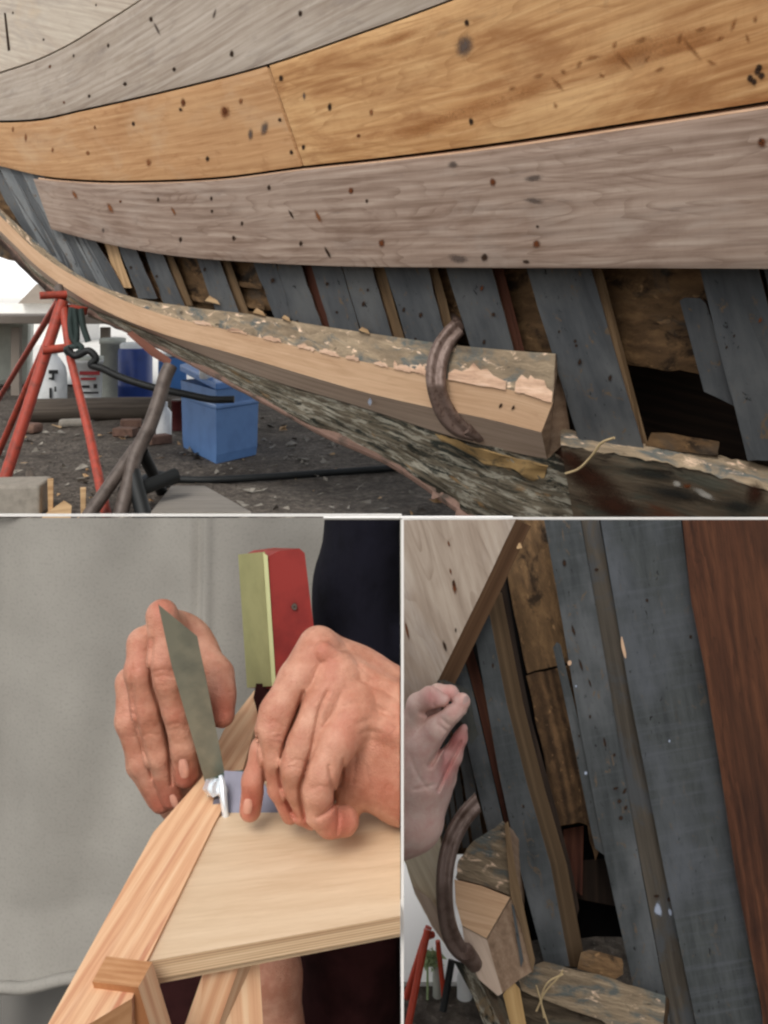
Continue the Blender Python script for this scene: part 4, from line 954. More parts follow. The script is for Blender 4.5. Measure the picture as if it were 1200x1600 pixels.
# ------------------------------------------------------------------ hands: blended capsules turned into one skin
def sdf_mesh(chains, creases, res, kpalm, flush, clip=None):
    """chains: (group, blend, [(px,py,d,r_px)...]); returns vertices, quads, flush weight"""
    segs = []
    for g, k, pts in chains:
        P = [(np.array(W(x, y, d)), r * d / F) for x, y, d, r in pts]
        for (a, ra), (c, rc) in zip(P[:-1], P[1:]): segs.append((g, k, a, c, ra, rc))
    allp = np.array([p for s in segs for p in (s[2], s[3])]); rr = max(max(s[4], s[5]) for s in segs)
    lo = allp.min(0) - rr - .004; hi = allp.max(0) + rr + .004
    n = np.ceil((hi - lo) / res).astype(int) + 1
    ax = [(lo[i] + res * np.arange(n[i])).astype(np.float32) for i in range(3)]
    X, Y, Z = np.meshgrid(*ax, indexing='ij')
    def cap(a, c, ra, rc):
        ba = c - a; L = float(ba @ ba) + 1e-12
        dx, dy, dz = X - a[0], Y - a[1], Z - a[2]
        h = np.clip((dx * ba[0] + dy * ba[1] + dz * ba[2]) / L, 0, 1)
        return np.sqrt((dx - h * ba[0])**2 + (dy - h * ba[1])**2 + (dz - h * ba[2])**2) - (ra + (rc - ra) * h)
    def smin(a, c, k):
        h = np.clip(.5 + .5 * (c - a) / k, 0, 1); return c + (a - c) * h - k * h * (1 - h)
    groups = {}
    for g, k, a, c, ra, rc in segs:
        D = cap(a, c, ra, rc); groups[g] = D if g not in groups else smin(groups[g], D, k)
    palm = groups.pop('palm'); fing = None
    for D in groups.values(): fing = D if fing is None else smin(fing, D, .0006)
    D = palm if fing is None else smin(palm, fing, kpalm)
    PX = CX + X / Y * F; PY = CY + (H - Z) / Y * F
    for pts, wid, dep, dmax in creases:
        best = np.full(D.shape, 1e9, np.float32)
        Q_ = smooth_pts(pts, 4) if len(pts) > 2 else [np.array(p, float) for p in pts]
        for i in range(len(Q_) - 1):
            a, c = Q_[i], Q_[i + 1]; ba = c - a; L = float(ba @ ba) + 1e-9
            h = np.clip(((PX - a[0]) * ba[0] + (PY - a[1]) * ba[1]) / L, 0, 1)
            best = np.minimum(best, (PX - a[0] - h * ba[0])**2 + (PY - a[1] - h * ba[1])**2)
        D = D + dep * np.exp(-best / wid**2) * (Y < dmax)
    if clip is not None: D = np.maximum(D, X - (clip - CX) / F * Y)
    # surface nets
    ins = D < 0
    cnt = np.zeros(tuple(n - 1), np.float32); acc = np.zeros(tuple(n - 1) + (3,), np.float32)
    sl = lambda o: tuple(slice(o[i], o[i] + n[i] - 1) for i in range(3))
    cor = [(i, j, k) for i in (0, 1) for j in (0, 1) for k in (0, 1)]
    for a in cor:
        for ax_ in range(3):
            if a[ax_]: continue
            c = list(a); c[ax_] = 1; da, dc_ = D[sl(a)], D[sl(c)]
            cr = (da < 0) != (dc_ < 0); t = np.where(cr, da / np.where(cr, da - dc_, 1), 0)
            cnt += cr
            for q in range(3): acc[..., q] += np.where(cr, a[q] + (t if q == ax_ else 0), 0)
    act = cnt > 0; idx = -np.ones(act.shape, int); idx[act] = np.arange(act.sum())
    base = np.argwhere(act); V = (base + acc[act] / cnt[act][:, None]) * res + lo
    Q = []
    for ax_ in range(3):
        u, v = [(1, 2), (2, 0), (0, 1)][ax_]
        e = [slice(1, n[i] - 1) for i in range(3)]; e[ax_] = slice(0, n[ax_] - 1)
        e2 = list(e); e2[ax_] = slice(1, n[ax_])
        A, B_ = ins[tuple(e)], ins[tuple(e2)]; cells = np.argwhere(A != B_)
        st_ = np.array([1, 1, 1]); st_[ax_] = 0; flip = A[A != B_]
        cc = cells + st_
        def ix(du, dv):
            q = cc.copy(); q[:, u] -= du; q[:, v] -= dv; return idx[q[:, 0], q[:, 1], q[:, 2]]
        q = np.stack([ix(0, 0), ix(1, 0), ix(1, 1), ix(0, 1)], 1); q[~flip] = q[~flip][:, ::-1]; Q.append(q)
    Q = np.concatenate(Q)
    # two light smoothing passes
    for _ in range(2):
        s_ = np.zeros_like(V); c_ = np.zeros(len(V))
        for a, c in ((0, 1), (1, 2), (2, 3), (3, 0)):
            np.add.at(s_, Q[:, a], V[Q[:, c]]); np.add.at(c_, Q[:, a], 1); np.add.at(s_, Q[:, c], V[Q[:, a]]); np.add.at(c_, Q[:, c], 1)
        V = V * .5 + .5 * s_ / c_[:, None]
    w = np.zeros(len(V))
    for x, y, d, r, am in flush:
        p = np.array(W(x, y, d)); q = np.linalg.norm(V - p, axis=1) / (r * d / F); w = np.maximum(w, am * np.exp(-q * q))
    return V, Q, w

def skin_object(name, parts, mat, label):
    V = []; Q = []; Wt = []; o_ = 0
    for v, q, w in parts: V.append(v); Q.append(q + o_); Wt.append(w); o_ += len(v)
    V = np.concatenate(V); Q = np.concatenate(Q); Wt = np.concatenate(Wt)
    c = np.array([V[:, 0].mean(), V[:, 1].mean(), V[:, 2].min()])
    me = bpy.data.meshes.new(name); me.from_pydata((V - c).tolist(), [], Q.tolist()); me.update()
    at = me.attributes.new('flush', 'FLOAT', 'POINT'); at.data.foreach_set('value', Wt.astype(np.float32))
    me.polygons.foreach_set('use_smooth', [True] * len(me.polygons)); me.materials.append(mat)
    o = bpy.data.objects.new(name, me); COL.objects.link(o); o.location = c
    tag(o, label, 'person'); return o

def fingernail(par, px, py, d, w, h, ang, tilt=0, mat='nail'):
    """a small domed plate: centre, half sizes in picture units"""
    b = MB(); vs = []; ca, sa = math.cos(ang), math.sin(ang); nu, nv = 8, 8
    for i in range(nu + 1):
        for j in range(nv + 1):
            u = -1 + 2 * i / nu; v = -1 + 2 * j / nv
            s = math.sqrt(max(0, 1 - .45 * v * v)); x = u * w * s; y = v * h * (1 - .12 * u * u)
            dd = d + (w * u * u * .42 + h * .12 * v * v + tilt * u * w) * d / F
            vs.append(W(px + x * ca - y * sa, py + x * sa + y * ca, dd))
    b.add(vs, [[i * (nv + 1) + j, (i + 1) * (nv + 1) + j, (i + 1) * (nv + 1) + j + 1, i * (nv + 1) + j + 1] for i in range(nu) for j in range(nv)], None, 0, True)
    return b.build('fingernail', M[mat], par, recalc=False)

# left hand: fingers folded over from behind, thumb on the far side of the blade
LH = [('f1', .003, [(262, 978, .520, 26), (253, 962, .512, 23), (256, 1032, .503, 25), (262, 1060, .503, 25), (275, 1108, .507, 25), (286, 1165, .510, 22), (290, 1210, .513, 20)]),
      ('f2', .003, [(250, 1010, .532, 26), (224, 1006, .522, 24), (218, 1050, .513, 23), (229, 1108, .515, 24), (246, 1180, .517, 21), (268, 1246, .521, 17)]),
      ('f3', .003, [(232, 1070, .540, 26), (203, 1066, .532, 21), (203, 1126, .524, 22), (222, 1190, .524, 21), (252, 1252, .526, 18)]),
      ('f4', .003, [(230, 1130, .552, 24), (208, 1140, .545, 20), (218, 1195, .537, 19), (245, 1248, .535, 16)]),
      ('th', .005, [(285, 1000, .540, 30), (312, 1020, .532, 27), (338, 1056, .520, 25), (344, 1085, .514, 22), (347, 1116, .511, 20)]),
      ('palm', .012, [(278, 1000, .535, 34), (272, 1090, .548, 44), (268, 1160, .555, 46), (285, 1230, .562, 40), (330, 1300, .575, 40)]),
      ('palm', .012, [(262, 980, .528, 26), (300, 1000, .538, 26)])]
FA = [('palm', .012, [(322, 1285, .573, 40), (385, 1430, .575, 44), (425, 1520, .570, 40), (440, 1680, .568, 46)])]
LC = [([(238, 1000), (236, 1060), (250, 1110), (262, 1160), (266, 1200), (268, 1226)], 3.0, .0014, .53), ([(206, 1040), (209, 1100), (222, 1160), (238, 1215)], 2.8, .0012, .535),
      ([(240, 1050), (256, 1046), (270, 1050)], 2.2, .0005, .53), ([(244, 1058), (258, 1055), (270, 1059)], 2, .0004, .53), ([(252, 1072), (268, 1070)], 2, .0003, .53),
      ([(208, 1046), (220, 1042), (232, 1046)], 2.2, .0005, .53), ([(262, 1134), (276, 1130), (292, 1134)], 2.2, .0005, .53), ([(264, 1142), (278, 1139), (292, 1142)], 2, .0004, .53),
      ([(222, 1150), (236, 1146), (248, 1150)], 2.2, .0004, .53), ([(186, 1118), (200, 1113), (212, 1117)], 2.2, .0004, .54), ([(334, 1078), (348, 1082), (362, 1080)], 2.2, .0004, .53),
      ([(279, 1188), (279, 1200), (281, 1212)], 1.8, .0004, .52), ([(295, 1190), (296, 1204)], 1.8, .0004, .52), ([(264, 1245), (268, 1262)], 1.6, .0003, .53)]
LF = [(290, 1215, .508, 26, .8), (268, 1250, .515, 26, .75), (252, 1256, .52, 24, .6), (348, 1112, .505, 34, .75), (256, 1040, .498, 30, .45), (216, 1040, .505, 28, .4), (200, 1110, .51, 30, .45), (253, 950, .505, 26, .5), (266, 1150, .49, 24, .3)]
# right hand: knuckles up, fingertips pressing on the stock, wrist leaving to the right
RH = [('th', .003, [(450, 1150, .476, 22), (412, 1172, .463, 20), (397, 1220, .460, 18), (391, 1266, .461, 17)]),
      ('f1', .003, [(497, 1012, .470, 33), (464, 1062, .458, 29), (434, 1114, .450, 28), (426, 1142, .447, 26), (426, 1180, .446, 22), (437, 1230, .450, 18), (454, 1272, .455, 15)]),
      ('f2', .003, [(528, 1056, .461, 36), (498, 1108, .449, 29), (470, 1164, .441, 27), (459, 1196, .439, 25), (458, 1232, .442, 20), (472, 1268, .447, 17), (486, 1282, .450, 14)]),
      ('f3', .003, [(552, 1108, .453, 38), (526, 1160, .441, 31), (503, 1208, .434, 27), (496, 1236, .433, 26), (500, 1266, .435, 24), (516, 1284, .438, 22), (538, 1283, .442, 23)]),
      ('f4', .003, [(580, 1160, .460, 36), (552, 1206, .458, 22), (540, 1258, .460, 17), (545, 1284, .462, 15)]),
      ('back', .008, [(452, 1150, .468, 26), (470, 1190, .464, 30), (492, 1226, .462, 26), (508, 1252, .462, 20)]),
      ('back', .008, [(480, 1110, .466, 34), (520, 1150, .462, 40), (548, 1190, .460, 34)]),
      ('tn', .004, [(505, 1018, .4605, 16), (560, 1052, .4615, 10), (640, 1092, .4615, 9)]),
      ('tn2', .004, [(530, 1064, .4535, 15), (590, 1096, .4545, 9), (650, 1128, .4545, 8)]),
      ('tn3', .004, [(556, 1114, .4465, 17), (600, 1134, .4495, 9), (660, 1160, .4505, 8)]),
      ('palm', .016, [(508, 1022, .482, 34), (560, 1070, .478, 44), (640, 1120, .478, 50), (760, 1150, .478, 52)]),
      ('palm', .016, [(560, 1110, .470, 44), (620, 1150, .472, 56), (760, 1180, .474, 60)]),
      ('palm', .016, [(582, 1150, .464, 40), (604, 1188, .469, 54), (640, 1210, .472, 60), (760, 1222, .476, 56)])]
RC = [([(474, 1082), (464, 1112), (446, 1160), (437, 1204), (444, 1240), (462, 1278)], 3.2, .0017, .49), ([(512, 1080), (499, 1112), (488, 1166), (478, 1202), (469, 1236), (476, 1278)], 3.2, .0017, .49),
      ([(402, 1146), (411, 1190), (414, 1232)], 2.8, .0014, .49), ([(428, 1152), (440, 1151), (450, 1158)], 2.2, .0006, .48), ([(427, 1160), (438, 1160), (448, 1166)], 2, .0005, .48), ([(424, 1144), (438, 1144)], 2, .0004, .48),
      ([(412, 1134), (428, 1128), (442, 1134)], 2, .0003, .48), ([(454, 1190), (466, 1187), (480, 1192)], 2.2, .0005, .48), ([(452, 1200), (466, 1198), (478, 1202)], 2, .0004, .48), ([(488, 1232), (500, 1228), (514, 1232)], 2.2, .0005, .48),
      ([(497, 1277), (512, 1268), (523, 1254)], 3, .0018, .48), ([(526, 1302), (529, 1282), (528, 1262)], 2.4, .0012, .48), ([(514, 1196), (519, 1224), (524, 1250)], 2.8, .0012, .48),
      ([(537, 1186), (533, 1226)], 2.4, .0012, .48), ([(556, 1180), (552, 1222)], 2.2, .0006, .48), ([(572, 1196), (578, 1236)], 2.2, .0005, .48), ([(590, 1262), (606, 1226)], 2.2, .0005, .48), ([(604, 1262), (616, 1220)], 2.2, .0004, .48),
      ([(532, 1108), (560, 1098), (600, 1112)], 4, .0006, .48), ([(560, 1130), (586, 1124), (622, 1140)], 4, .0006, .48), ([(560, 1150), (574, 1142), (596, 1146)], 2.6, .0005, .48), ([(520, 1040), (540, 1048), (560, 1042)], 3, .0004, .49), ([(540, 1010), (580, 1060), (625, 1080)], 3.4, .0004, .5),
      ([(379, 1250), (379, 1262), (383, 1272)], 1.8, .0004, .48), ([(395, 1250), (396, 1264)], 1.8, .0004, .48)]
RF_ = [(505, 1018, .452, 30, .6), (543, 1130, .43, 36, .5), (523, 1070, .442, 30, .4), (390, 1262, .452, 34, 1), (398, 1200, .45, 30, .8), (424, 1142, .43, 26, .4), (456, 1270, .447, 26, .8), (486, 1280, .443, 24, .8), (540, 1284, .43, 36, 1), (458, 1196, .422, 24, .45), (498, 1238, .416, 28, .5), (585, 1240, .44, 50, .45), (600, 1110, .44, 30, .3)]
RES = .00068
lhv = sdf_mesh(LH, LC, RES, .006, LF, 625); rhv = sdf_mesh(RH, RC, RES, .009, RF_, 625.5)
person = skin_object('person', [lhv, sdf_mesh(FA, [], .0018, .009, []), rhv], M['skin'], 'person in a navy jersey and maroon trousers holding a steel gauge with both bare hands')
fingernail(person, 287, 1201, .4975, 7.5, 15, -.12)
fingernail(person, 272, 1252, .508, 5.5, 11, -.35)
fingernail(person, 387, 1260, .4497, 7, 12, .1)
# clothes
def cloth_board(name, pts, d, ey, mat, wr):
    b = MB(); n = 26; m = 30; vs = []; uv = []
    L, Rr = curve([(y, x) for x, y in pts[0]]), curve([(y, x) for x, y in pts[1]])
    y0, y1 = pts[0][0][1], pts[0][-1][1]
    ring = []
    for j in range(m + 1):
        y = y0 + (y1 - y0) * j / m; xl, xr = L(y), Rr(y)
        for i in range(n):
            th = 2 * math.pi * i / n; x = (xl + xr) / 2 - (xr - xl) / 2 * math.cos(th)
            dd = d + ey * (1 - math.sin(th)) / 2 + wr * mn.noise((x * .035 + y * .006, y * .004, 2))
            vs.append(W(min(x, 625), y, dd)); uv.append((x * .001, y * .001))
    b.add(vs, [[j * n + i, j * n + (i + 1) % n, (j + 1) * n + (i + 1) % n, (j + 1) * n + i] for j in range(m) for i in range(n)], uv, 0, True)
    b.add(vs[:n], [list(range(n))]); b.add(vs[-n:], [list(range(n))])
    return b.build(name, M[mat], person)
cloth_board('jersey', ([(507, 812), (503, 850), (490, 895), (487, 930), (492, 1000), (500, 1080), (500, 1200), (490, 1340)], [(660, 812), (660, 850), (660, 895), (660, 930), (660, 1000), (660, 1080), (660, 1200), (660, 1340)]), .60, .13, 'navy', .02)
cloth_board('trousers', ([(452, 1345), (446, 1450), (452, 1500), (450, 1560), (456, 1660)], [(660, 1345), (660, 1450), (660, 1500), (660, 1560), (660, 1660)]), .60, .13, 'maroon', .014)
b = MB(); board(b, [(236, 1500), (330, 1496), (470, 1460), (470, 1640), (225, 1640)], .70, .02); tag(b.build('bench_panel', M['maroon'], bevel=.002), 'dark maroon panel closing the workbench below the plywood', 'panel')

# ================================================================== HULL SECTION (lower right)
sec = empty('boat_hull', W(900, 1640, 1.05), 'close section of grey-ribbed boat hull standing right of the white board', 'boat')
sec.location.z = 0
YT = 812; YB = 1640
def lnx(x0, y0, x1, y1, y): return x0 + (x1 - x0) * (y - y0) / (y1 - y0)
def slab(name, pts, d, ey, mats, off=(0, 0), nsub=4, rough=1.2, grain=None, bevel=.002, marks=(), label=None):
    b = MB(); board(b, pts, d, ey, off, 0, 1 if len(mats) > 1 else None, nsub=nsub, rough_edge=rough, grain=grain, us=1 if mats[0] in (M['rib_small'], M['rib_saw'], M['rib_old']) or mats[0].name.startswith('plank_whitened') else 2.8)
    dd = d if callable(d) else (lambda x, y: d)
    for (x, y, rx, ry, a, m) in marks: mark(b, x, y, rx, ry, dd, m, .0012, a)
    if len(mats) == 1 and marks: mats = [mats[0], mats[0]]
    return b.build(name, list(mats) + ([M['hole'], M['rusthole'], M['whitepaint'], M['edge_light'], M['paint_blob']] if marks else []), sec, bevel=bevel, label=label)
# near-black backing that paints the shade between the ribs
slab('dark_backing', [(640, YT), (1260, YT), (1260, YB), (860, YB), (800, 1400), (740, 1100)], 1.26, .02, [M['black']], rough=0)
slab('plank', [(1066, YT), (1255, YT), (1255, YB), (1196, YB), (1190, 1575), (1150, 1370), (1125, 1200), (1100, 1040), (1080, 940)], 1.02, .05, [M['redwood']], nsub=1, rough=0, grain=(16, 100), label='dark red-brown plank at the right edge')
slab('rib', [(938, YT), (1064, YT), (1080, 940), (1102, 1040), (1126, 1200), (1152, 1370), (1200, YB), (1096, YB), (1040, 1370), (985, 1090)], 1.045, .06, [M['rib_saw'], M['edge_brown']], nsub=1, rough=0, grain=(19, 100), label='widest grey rib with saw marks',
     marks=[(1011, 938, 3, 4, 0, 2), (1079, 995, 3, 4, 0, 2), (1046, 1158, 2, 3, 0, 6), (1119, 1044, 3, 8, .3, 2), (974, 1012, 2.5, 16, -.2, 5)])
slab('batten', [(908, YT), (936, YT), (985, 1090), (1040, 1370), (1094, YB), (1056, YB), (1005, 1370), (972, 1190), (940, 1000)], 1.065, .05, [M['batten_grey'], M['edge_brown']], nsub=2, rough=.8, grain=(19, 100), marks=[(1028, 1421, 8, 14, -.2, 6), (1047, 1425, 4, 9, -.2, 6), (1026, 1400, 6, 3, 0, 2), (1046, 1405, 4, 5, 0, 2), (932, 890, 4, 3, 0, 2)], label='thin brownish batten between two ribs')
slab('rib', [(850, YT), (907, YT), (940, 1000), (972, 1190), (1004, 1370), (1055, YB), (1008, YB), (988, 1535), (945, 1340), (905, 1130), (880, 980)], 1.055, .06, [M['rib_small'], M['edge_brown']], nsub=1, rough=0, grain=(19, 100),
     marks=[(882, 880, 4, 7, -.1, 2), (896, 985, 2.5, 12, -.3, 2), (908, 1040, 2.5, 14, -.3, 2), (922, 1068, 2, 8, -.3, 2), (900, 1072, 2.5, 3, 0, 6), (890, 1036, 3, 4, 0, 5), (962, 1232, 6, 3, -.3, 2), (976, 1236, 3, 7, .5, 2), (968, 1252, 4, 5, 0, 2), (978, 1262, 3, 5, .4, 2), (970, 1278, 4, 5, 0, 2), (945, 1160, 2.5, 10, -.2, 2), (960, 1180, 3, 4, 0, 2), (922, 1120, 2.5, 4, 0, 2), (905, 1150, 2, 3, 0, 2), (915, 1208, 3, 4, 0, 6)])
slab('rib_splice', [(864, 1012), (870, 1003), (876, 1008), (905, 1130), (944, 1336), (930, 1326), (918, 1270), (890, 1130)], 1.062, .04, [M['rib_small'], M['edge_brown']], nsub=2, rough=1, grain=(19, 100))
slab('inner_board', [(776, YT), (856, YT), (884, 990), (895, 1033), (824, 1052), (800, 940)], 1.14, .03, [M['rot']], nsub=5, rough=2, grain=(20, 90), label='upper brown inner board')
slab('inner_board', [(822, 1056), (896, 1037), (925, 1160), (950, 1290), (930, 1345), (918, 1290), (905, 1285), (878, 1290), (866, 1285), (850, 1180)], 1.14, .03, [wood('rot_warm', srgb(40, 30, 23), srgb(82, 62, 43), srgb(124, 96, 68), grain=(14, 24), stains=[(srgb(38, 28, 22), (9, 14), .56, .68, .8), (srgb(190, 150, 108), (20, 40), .62, .7, .7)], bump=.9, bdist=.005)], nsub=5, rough=3, grain=(20, 90), label='lower brown inner board with a ragged end')
slab('block', [(880, 1296), (912, 1290), (910, 1400), (884, 1380)], 1.17, .04, [M['red_paint_wood']], nsub=1)
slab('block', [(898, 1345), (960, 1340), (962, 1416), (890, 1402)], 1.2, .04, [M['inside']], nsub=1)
# rib B with its tan edge
slab('rib', [(712, 900), (758, 925), (792, 1100), (825, 1230), (860, 1350), (890, 1510), (852, 1510), (810, 1350), (778, 1200), (745, 1010)], 1.03, .05, [M['rib_small'], M['batten_tan']], off=(26, 2), nsub=1, rough=0, grain=(22, 100), marks=[(770, 1040, 2, 5, 0, 2), (818, 1260, 2, 4, 0, 2)], label='grey rib with a tan sawn edge')
slab('batten', [(770, 900), (786, 880), (806, 1000), (832, 1130), (868, 1260), (896, 1370), (905, 1420), (900, 1440), (862, 1280), (812, 1130)], 1.09, .03, [M['inside']], nsub=2, rough=1)
slab('batten', [(718, 1000), (735, 1000), (760, 1090), (785, 1200), (808, 1300), (792, 1300), (768, 1200), (746, 1100)], 1.06, .03, [M['red_paint_wood']], nsub=1, rough=0)
slab('rib', [(690, 960), (718, 1000), (744, 1100), (767, 1200), (790, 1300), (762, 1300), (738, 1200), (716, 1100)], 1.035, .05, [M['rib_small'], M['edge_brown']], nsub=1, rough=0, grain=(22, 100))
for i, (xa_, xb2, d_) in enumerate(((716, 733, 1.06), (700, 712, 1.08), (690, 698, 1.09), (681, 688, 1.10), (673, 679, 1.11), (664, 671, 1.12))):
    sl_ = 22 - i
    slab('rib', [(xa_ - sl_ * 1.6, 1040), (xb2 - sl_ * 1.6, 1040), (xb2 + sl_ * .3, 1210), (xb2 + sl_ * 1.1, 1325), (xa_ + sl_ * 1.1, 1325), (xa_ + sl_ * .3, 1210)], d_, .04, [M['rib_small'], M['edge_brown']], nsub=1, rough=0, grain=(22, 110))
slab('inner_board', [(640, 1040), (720, 1040), (760, 1200), (770, 1335), (640, 1335)], 1.17, .02, [M['rot']], nsub=1, rough=0)
# upper left plank with its brown sawn edge
gd_ = lambda x, y: .985 + .00005 * (x - 628)
slab('plank', [(600, YT), (806, YT), (750, 930), (683, 1066), (672, 1092), (600, 1240)], gd_, .022, [M['plank_whitened'] if 'plank_whitened' in M else wood('plank_whitened', srgb(124, 106, 92), srgb(158, 142, 128), srgb(186, 174, 160), grain=(8, 90), ring=.3, lines=(2.2, 16, 18, .6), stains=[(srgb(140, 112, 92), (7, 16), .55, .7, .5), (srgb(196, 192, 188), (4, 8), .5, .7, .5)], bump=.5), M['edge_brown']],
     off=(24, 10), nsub=3, rough=1.2, grain=(30, 100), marks=[(710, 918, 4, 14, -.15, 3), (709, 912, 2.5, 8, -.15, 2), (695, 1010, 3.5, 11, -.3, 2), (704, 893, 2, 6, -.2, 3), (712, 985, 2, 5, 0, 2), (636, 985, 2.5, 16, -.2, 3), (701, 850, 2, 6, -.3, 3)], label='pale weathered plank at the upper left with a brown sawn edge')
slab('plank_end', [(683, 1064), (694, 1062), (733, 1078), (742, 1130), (748, 1148), (736, 1164), (722, 1130), (700, 1098)], .975, .03, [M['rib_old']], nsub=3, rough=1.5)
slab('splinter', [(806, 850), (813, 848), (816, 856), (808, 858)], 1.01, .01, [M['lumber']], nsub=1, rough=0)
# clamped plank end (lower left of the section)
slab('lower_plank', [(742, 1312), (765, 1298), (786, 1283), (794, 1296), (796, 1340), (797, 1400), (752, 1382), (712, 1372), (716, 1345)], .985, .06, [M['beam_top'], M['end_grain']], off=(22, 20), nsub=3, rough=2.5, grain=(60, 20), label='torn upper part of the clamped plank')
slab('lower_plank', [(710, 1374), (752, 1384), (797, 1402), (760, 1466), (722, 1446), (712, 1410)], .975, .05, [M['beam_face'], M['end_grain']], off=(18, 24), nsub=1, rough=0, grain=(80, 22), label='tan face of the clamped plank')
slab('lower_plank', [(722, 1446), (760, 1466), (785, 1552), (778, 1556), (748, 1530), (728, 1490)], .978, .05, [M['beam_under']], nsub=1, rough=0, grain=(40, 90), label='grey underside of the clamped plank')
slab('lower_plank', [(760, 1466), (797, 1402), (818, 1440), (832, 1518), (812, 1530), (785, 1552)], .979, .05, [M['end_grain']], nsub=1, rough=0, label='brown sawn end of the clamped plank')
slab('lower_plank', [(788, 1288), (794, 1283), (806, 1360), (836, 1500), (832, 1522), (812, 1440), (798, 1402)], .974, .04, [M['batten_tan']], nsub=1, rough=0, label='tan edge strip of the clamped plank')
slab('shim', [(799, 1412), (803, 1416), (818, 1500), (814, 1512)], .972, .02, [M['rib_small']], nsub=1, rough=0)
slab('lower_plank', [(600, 1290), (632, 1308), (688, 1308), (700, 1400), (700, 1480), (672, 1440), (648, 1396), (634, 1350)], 1.02, .05, [wood('beam_pale', srgb(206, 192, 164), srgb(232, 220, 194), srgb(242, 232, 210), bump=.25)], nsub=3, rough=1, grain=(40, 80), label='pale bent plank left of the clamp')
slab('bottom_plank', [(644, 1384), (672, 1404), (700, 1440), (700, 1482), (674, 1446)], 1.01, .03, [M['beam_under']], nsub=1, rough=0)
slab('bottom_plank', [(708, 1500), (735, 1508), (760, 1540), (800, 1600), (806, YB), (772, YB), (740, 1560)], .99, .04, [M['peel']], nsub=3, rough=1.5, grain=(40, 80))
slab('bottom_plank', [(738, 1508), (770, 1545), (806, 1590), (812, YB), (800, YB), (770, 1575)], .985, .04, [M['rust_plank']], nsub=2, rough=1.5, grain=(40, 80))
slab('filler_patch', [(786, 1554), (800, 1532), (812, 1545), (830, YB), (808, YB)], .983, .04, [wood('putty_light', srgb(150, 118, 74), srgb(188, 152, 102), srgb(206, 174, 124), bump=.5)], nsub=2, rough=1)
slab('old_plank', [(806, 1522), (850, 1502), (960, 1530), (1040, 1556), (1034, YB), (1010, YB), (940, 1594), (850, 1562), (816, 1548)], 1.0, .06, [M['beam_top'], M['rot']], off=(6, 6), nsub=4, rough=2.5, grain=(100, 24), label='worn old plank along the foot of the ribs')
slab('old_plank', [(810, 1546), (850, 1563), (940, 1595), (1008, YB + 40), (812, YB + 40)], 1.006, .05, [M['rust_plank']], nsub=3, rough=1.5, grain=(100, 24), label='rust-stained plank at the bottom')
slab('wedge', [(908, 1488), (922, 1484), (972, 1498), (974, 1522), (960, 1532), (902, 1514)], 1.02, .05, [M['rot'], M['edge_brown']], nsub=3, rough=2)
for pts in ([(850, 1590), (846, 1560), (856, 1535), (880, 1522)], [(838, 1580), (852, 1550), (870, 1530), (880, 1516)], [(856, 1600), (848, 1575), (838, 1540)]):
    b = MB(); tube(b, [W(x, y, .985) for x, y in smooth_pts(pts, 6)], .0009, 6); b.build('oakum_strand', M['straw'], sec)
# thin white strip drawing the dividing line above the section
b = MB(); p = W(628, 810, 1.27); q = W(1260, 810, 1.27); box(b, ((p.x + q.x) / 2, 1.27, p.z - .0002), (q.x - p.x, .004, .003)); b.build('divider_rail', M['whitepaint'], sec)
arc = arc_clamp('clamp', [(742, 1238), (716, 1266), (695, 1302), (683, 1352), (682, 1410), (690, 1462), (706, 1492), (730, 1510)], [(752, 1268), (734, 1290), (718, 1322), (709, 1362), (708, 1408), (714, 1444), (726, 1472), (740, 1498)], .945, .016, 'curved iron clamp hooked over the plank end below the bare hand', bulge=.03)
b = MB(); tube(b, [W(728, 1486, .965), W(742, 1506, .98)], .008, 12); b.build('jaw_pad', M['iron'], arc)

# hand gripping the plank end
BH = [('palm', .012, [(560, 1320, .965, 50), (640, 1275, .955, 50), (650, 1215, .95, 42), (654, 1160, .948, 32)]),
      ('palm', .012, [(668, 1230, .965, 34), (676, 1190, .962, 28)]),
      ('f1', .004, [(648, 1130, .950, 22), (654, 1102, .944, 18), (672, 1090, .938, 16), (692, 1097, .935, 13)]),
      ('f2', .004, [(672, 1112, .958, 18), (684, 1084, .954, 14), (704, 1084, .950, 12), (714, 1096, .947, 10)]),
      ('th', .004, [(654, 1185, .944, 32), (684, 1140, .934, 22), (708, 1114, .930, 18), (722, 1096, .929, 13)]),
      ('f3', .004, [(676, 1240, .966, 22), (706, 1180, .960, 16), (718, 1152, .957, 12), (723, 1138, .955, 8)]),
      ('f4', .004, [(676, 1264, .972, 20), (698, 1216, .968, 14), (710, 1186, .965, 10)])]
BC = [([(658, 1114), (676, 1112), (692, 1106), (706, 1098)], 4, .004, .96), ([(672, 1196), (694, 1160), (712, 1136), (726, 1122)], 4, .005, .98), ([(684, 1236), (704, 1192), (720, 1160)], 2.6, .003, .99), ([(646, 1234), (664, 1230), (680, 1226)], 2.6, .001, .97),
      ([(690, 1124), (704, 1134)], 2.2, .001, .97), ([(684, 1132), (698, 1143)], 2.2, .0008, .97), ([(674, 1078), (678, 1102)], 2.6, .002, .96), ([(640, 1180), (652, 1210), (668, 1232)], 3, .001, .96)]
BF = [(676, 1092, .922, 22, .9), (700, 1084, .94, 18, .7), (712, 1160, .945, 34, 1), (660, 1180, .92, 26, .2), (698, 1200, .945, 30, .9), (722, 1100, .92, 14, .3)]
hv = sdf_mesh(BH, BC, .0011, .008, BF)
p2 = skin_object('person', [hv], M['skin_pale'], 'pale bare hand of a person gripping the lower end of the weathered plank')
fingernail(p2, 727.5, 1097, .9215, 4.5, 10, .18, .6, 'nail_pale')

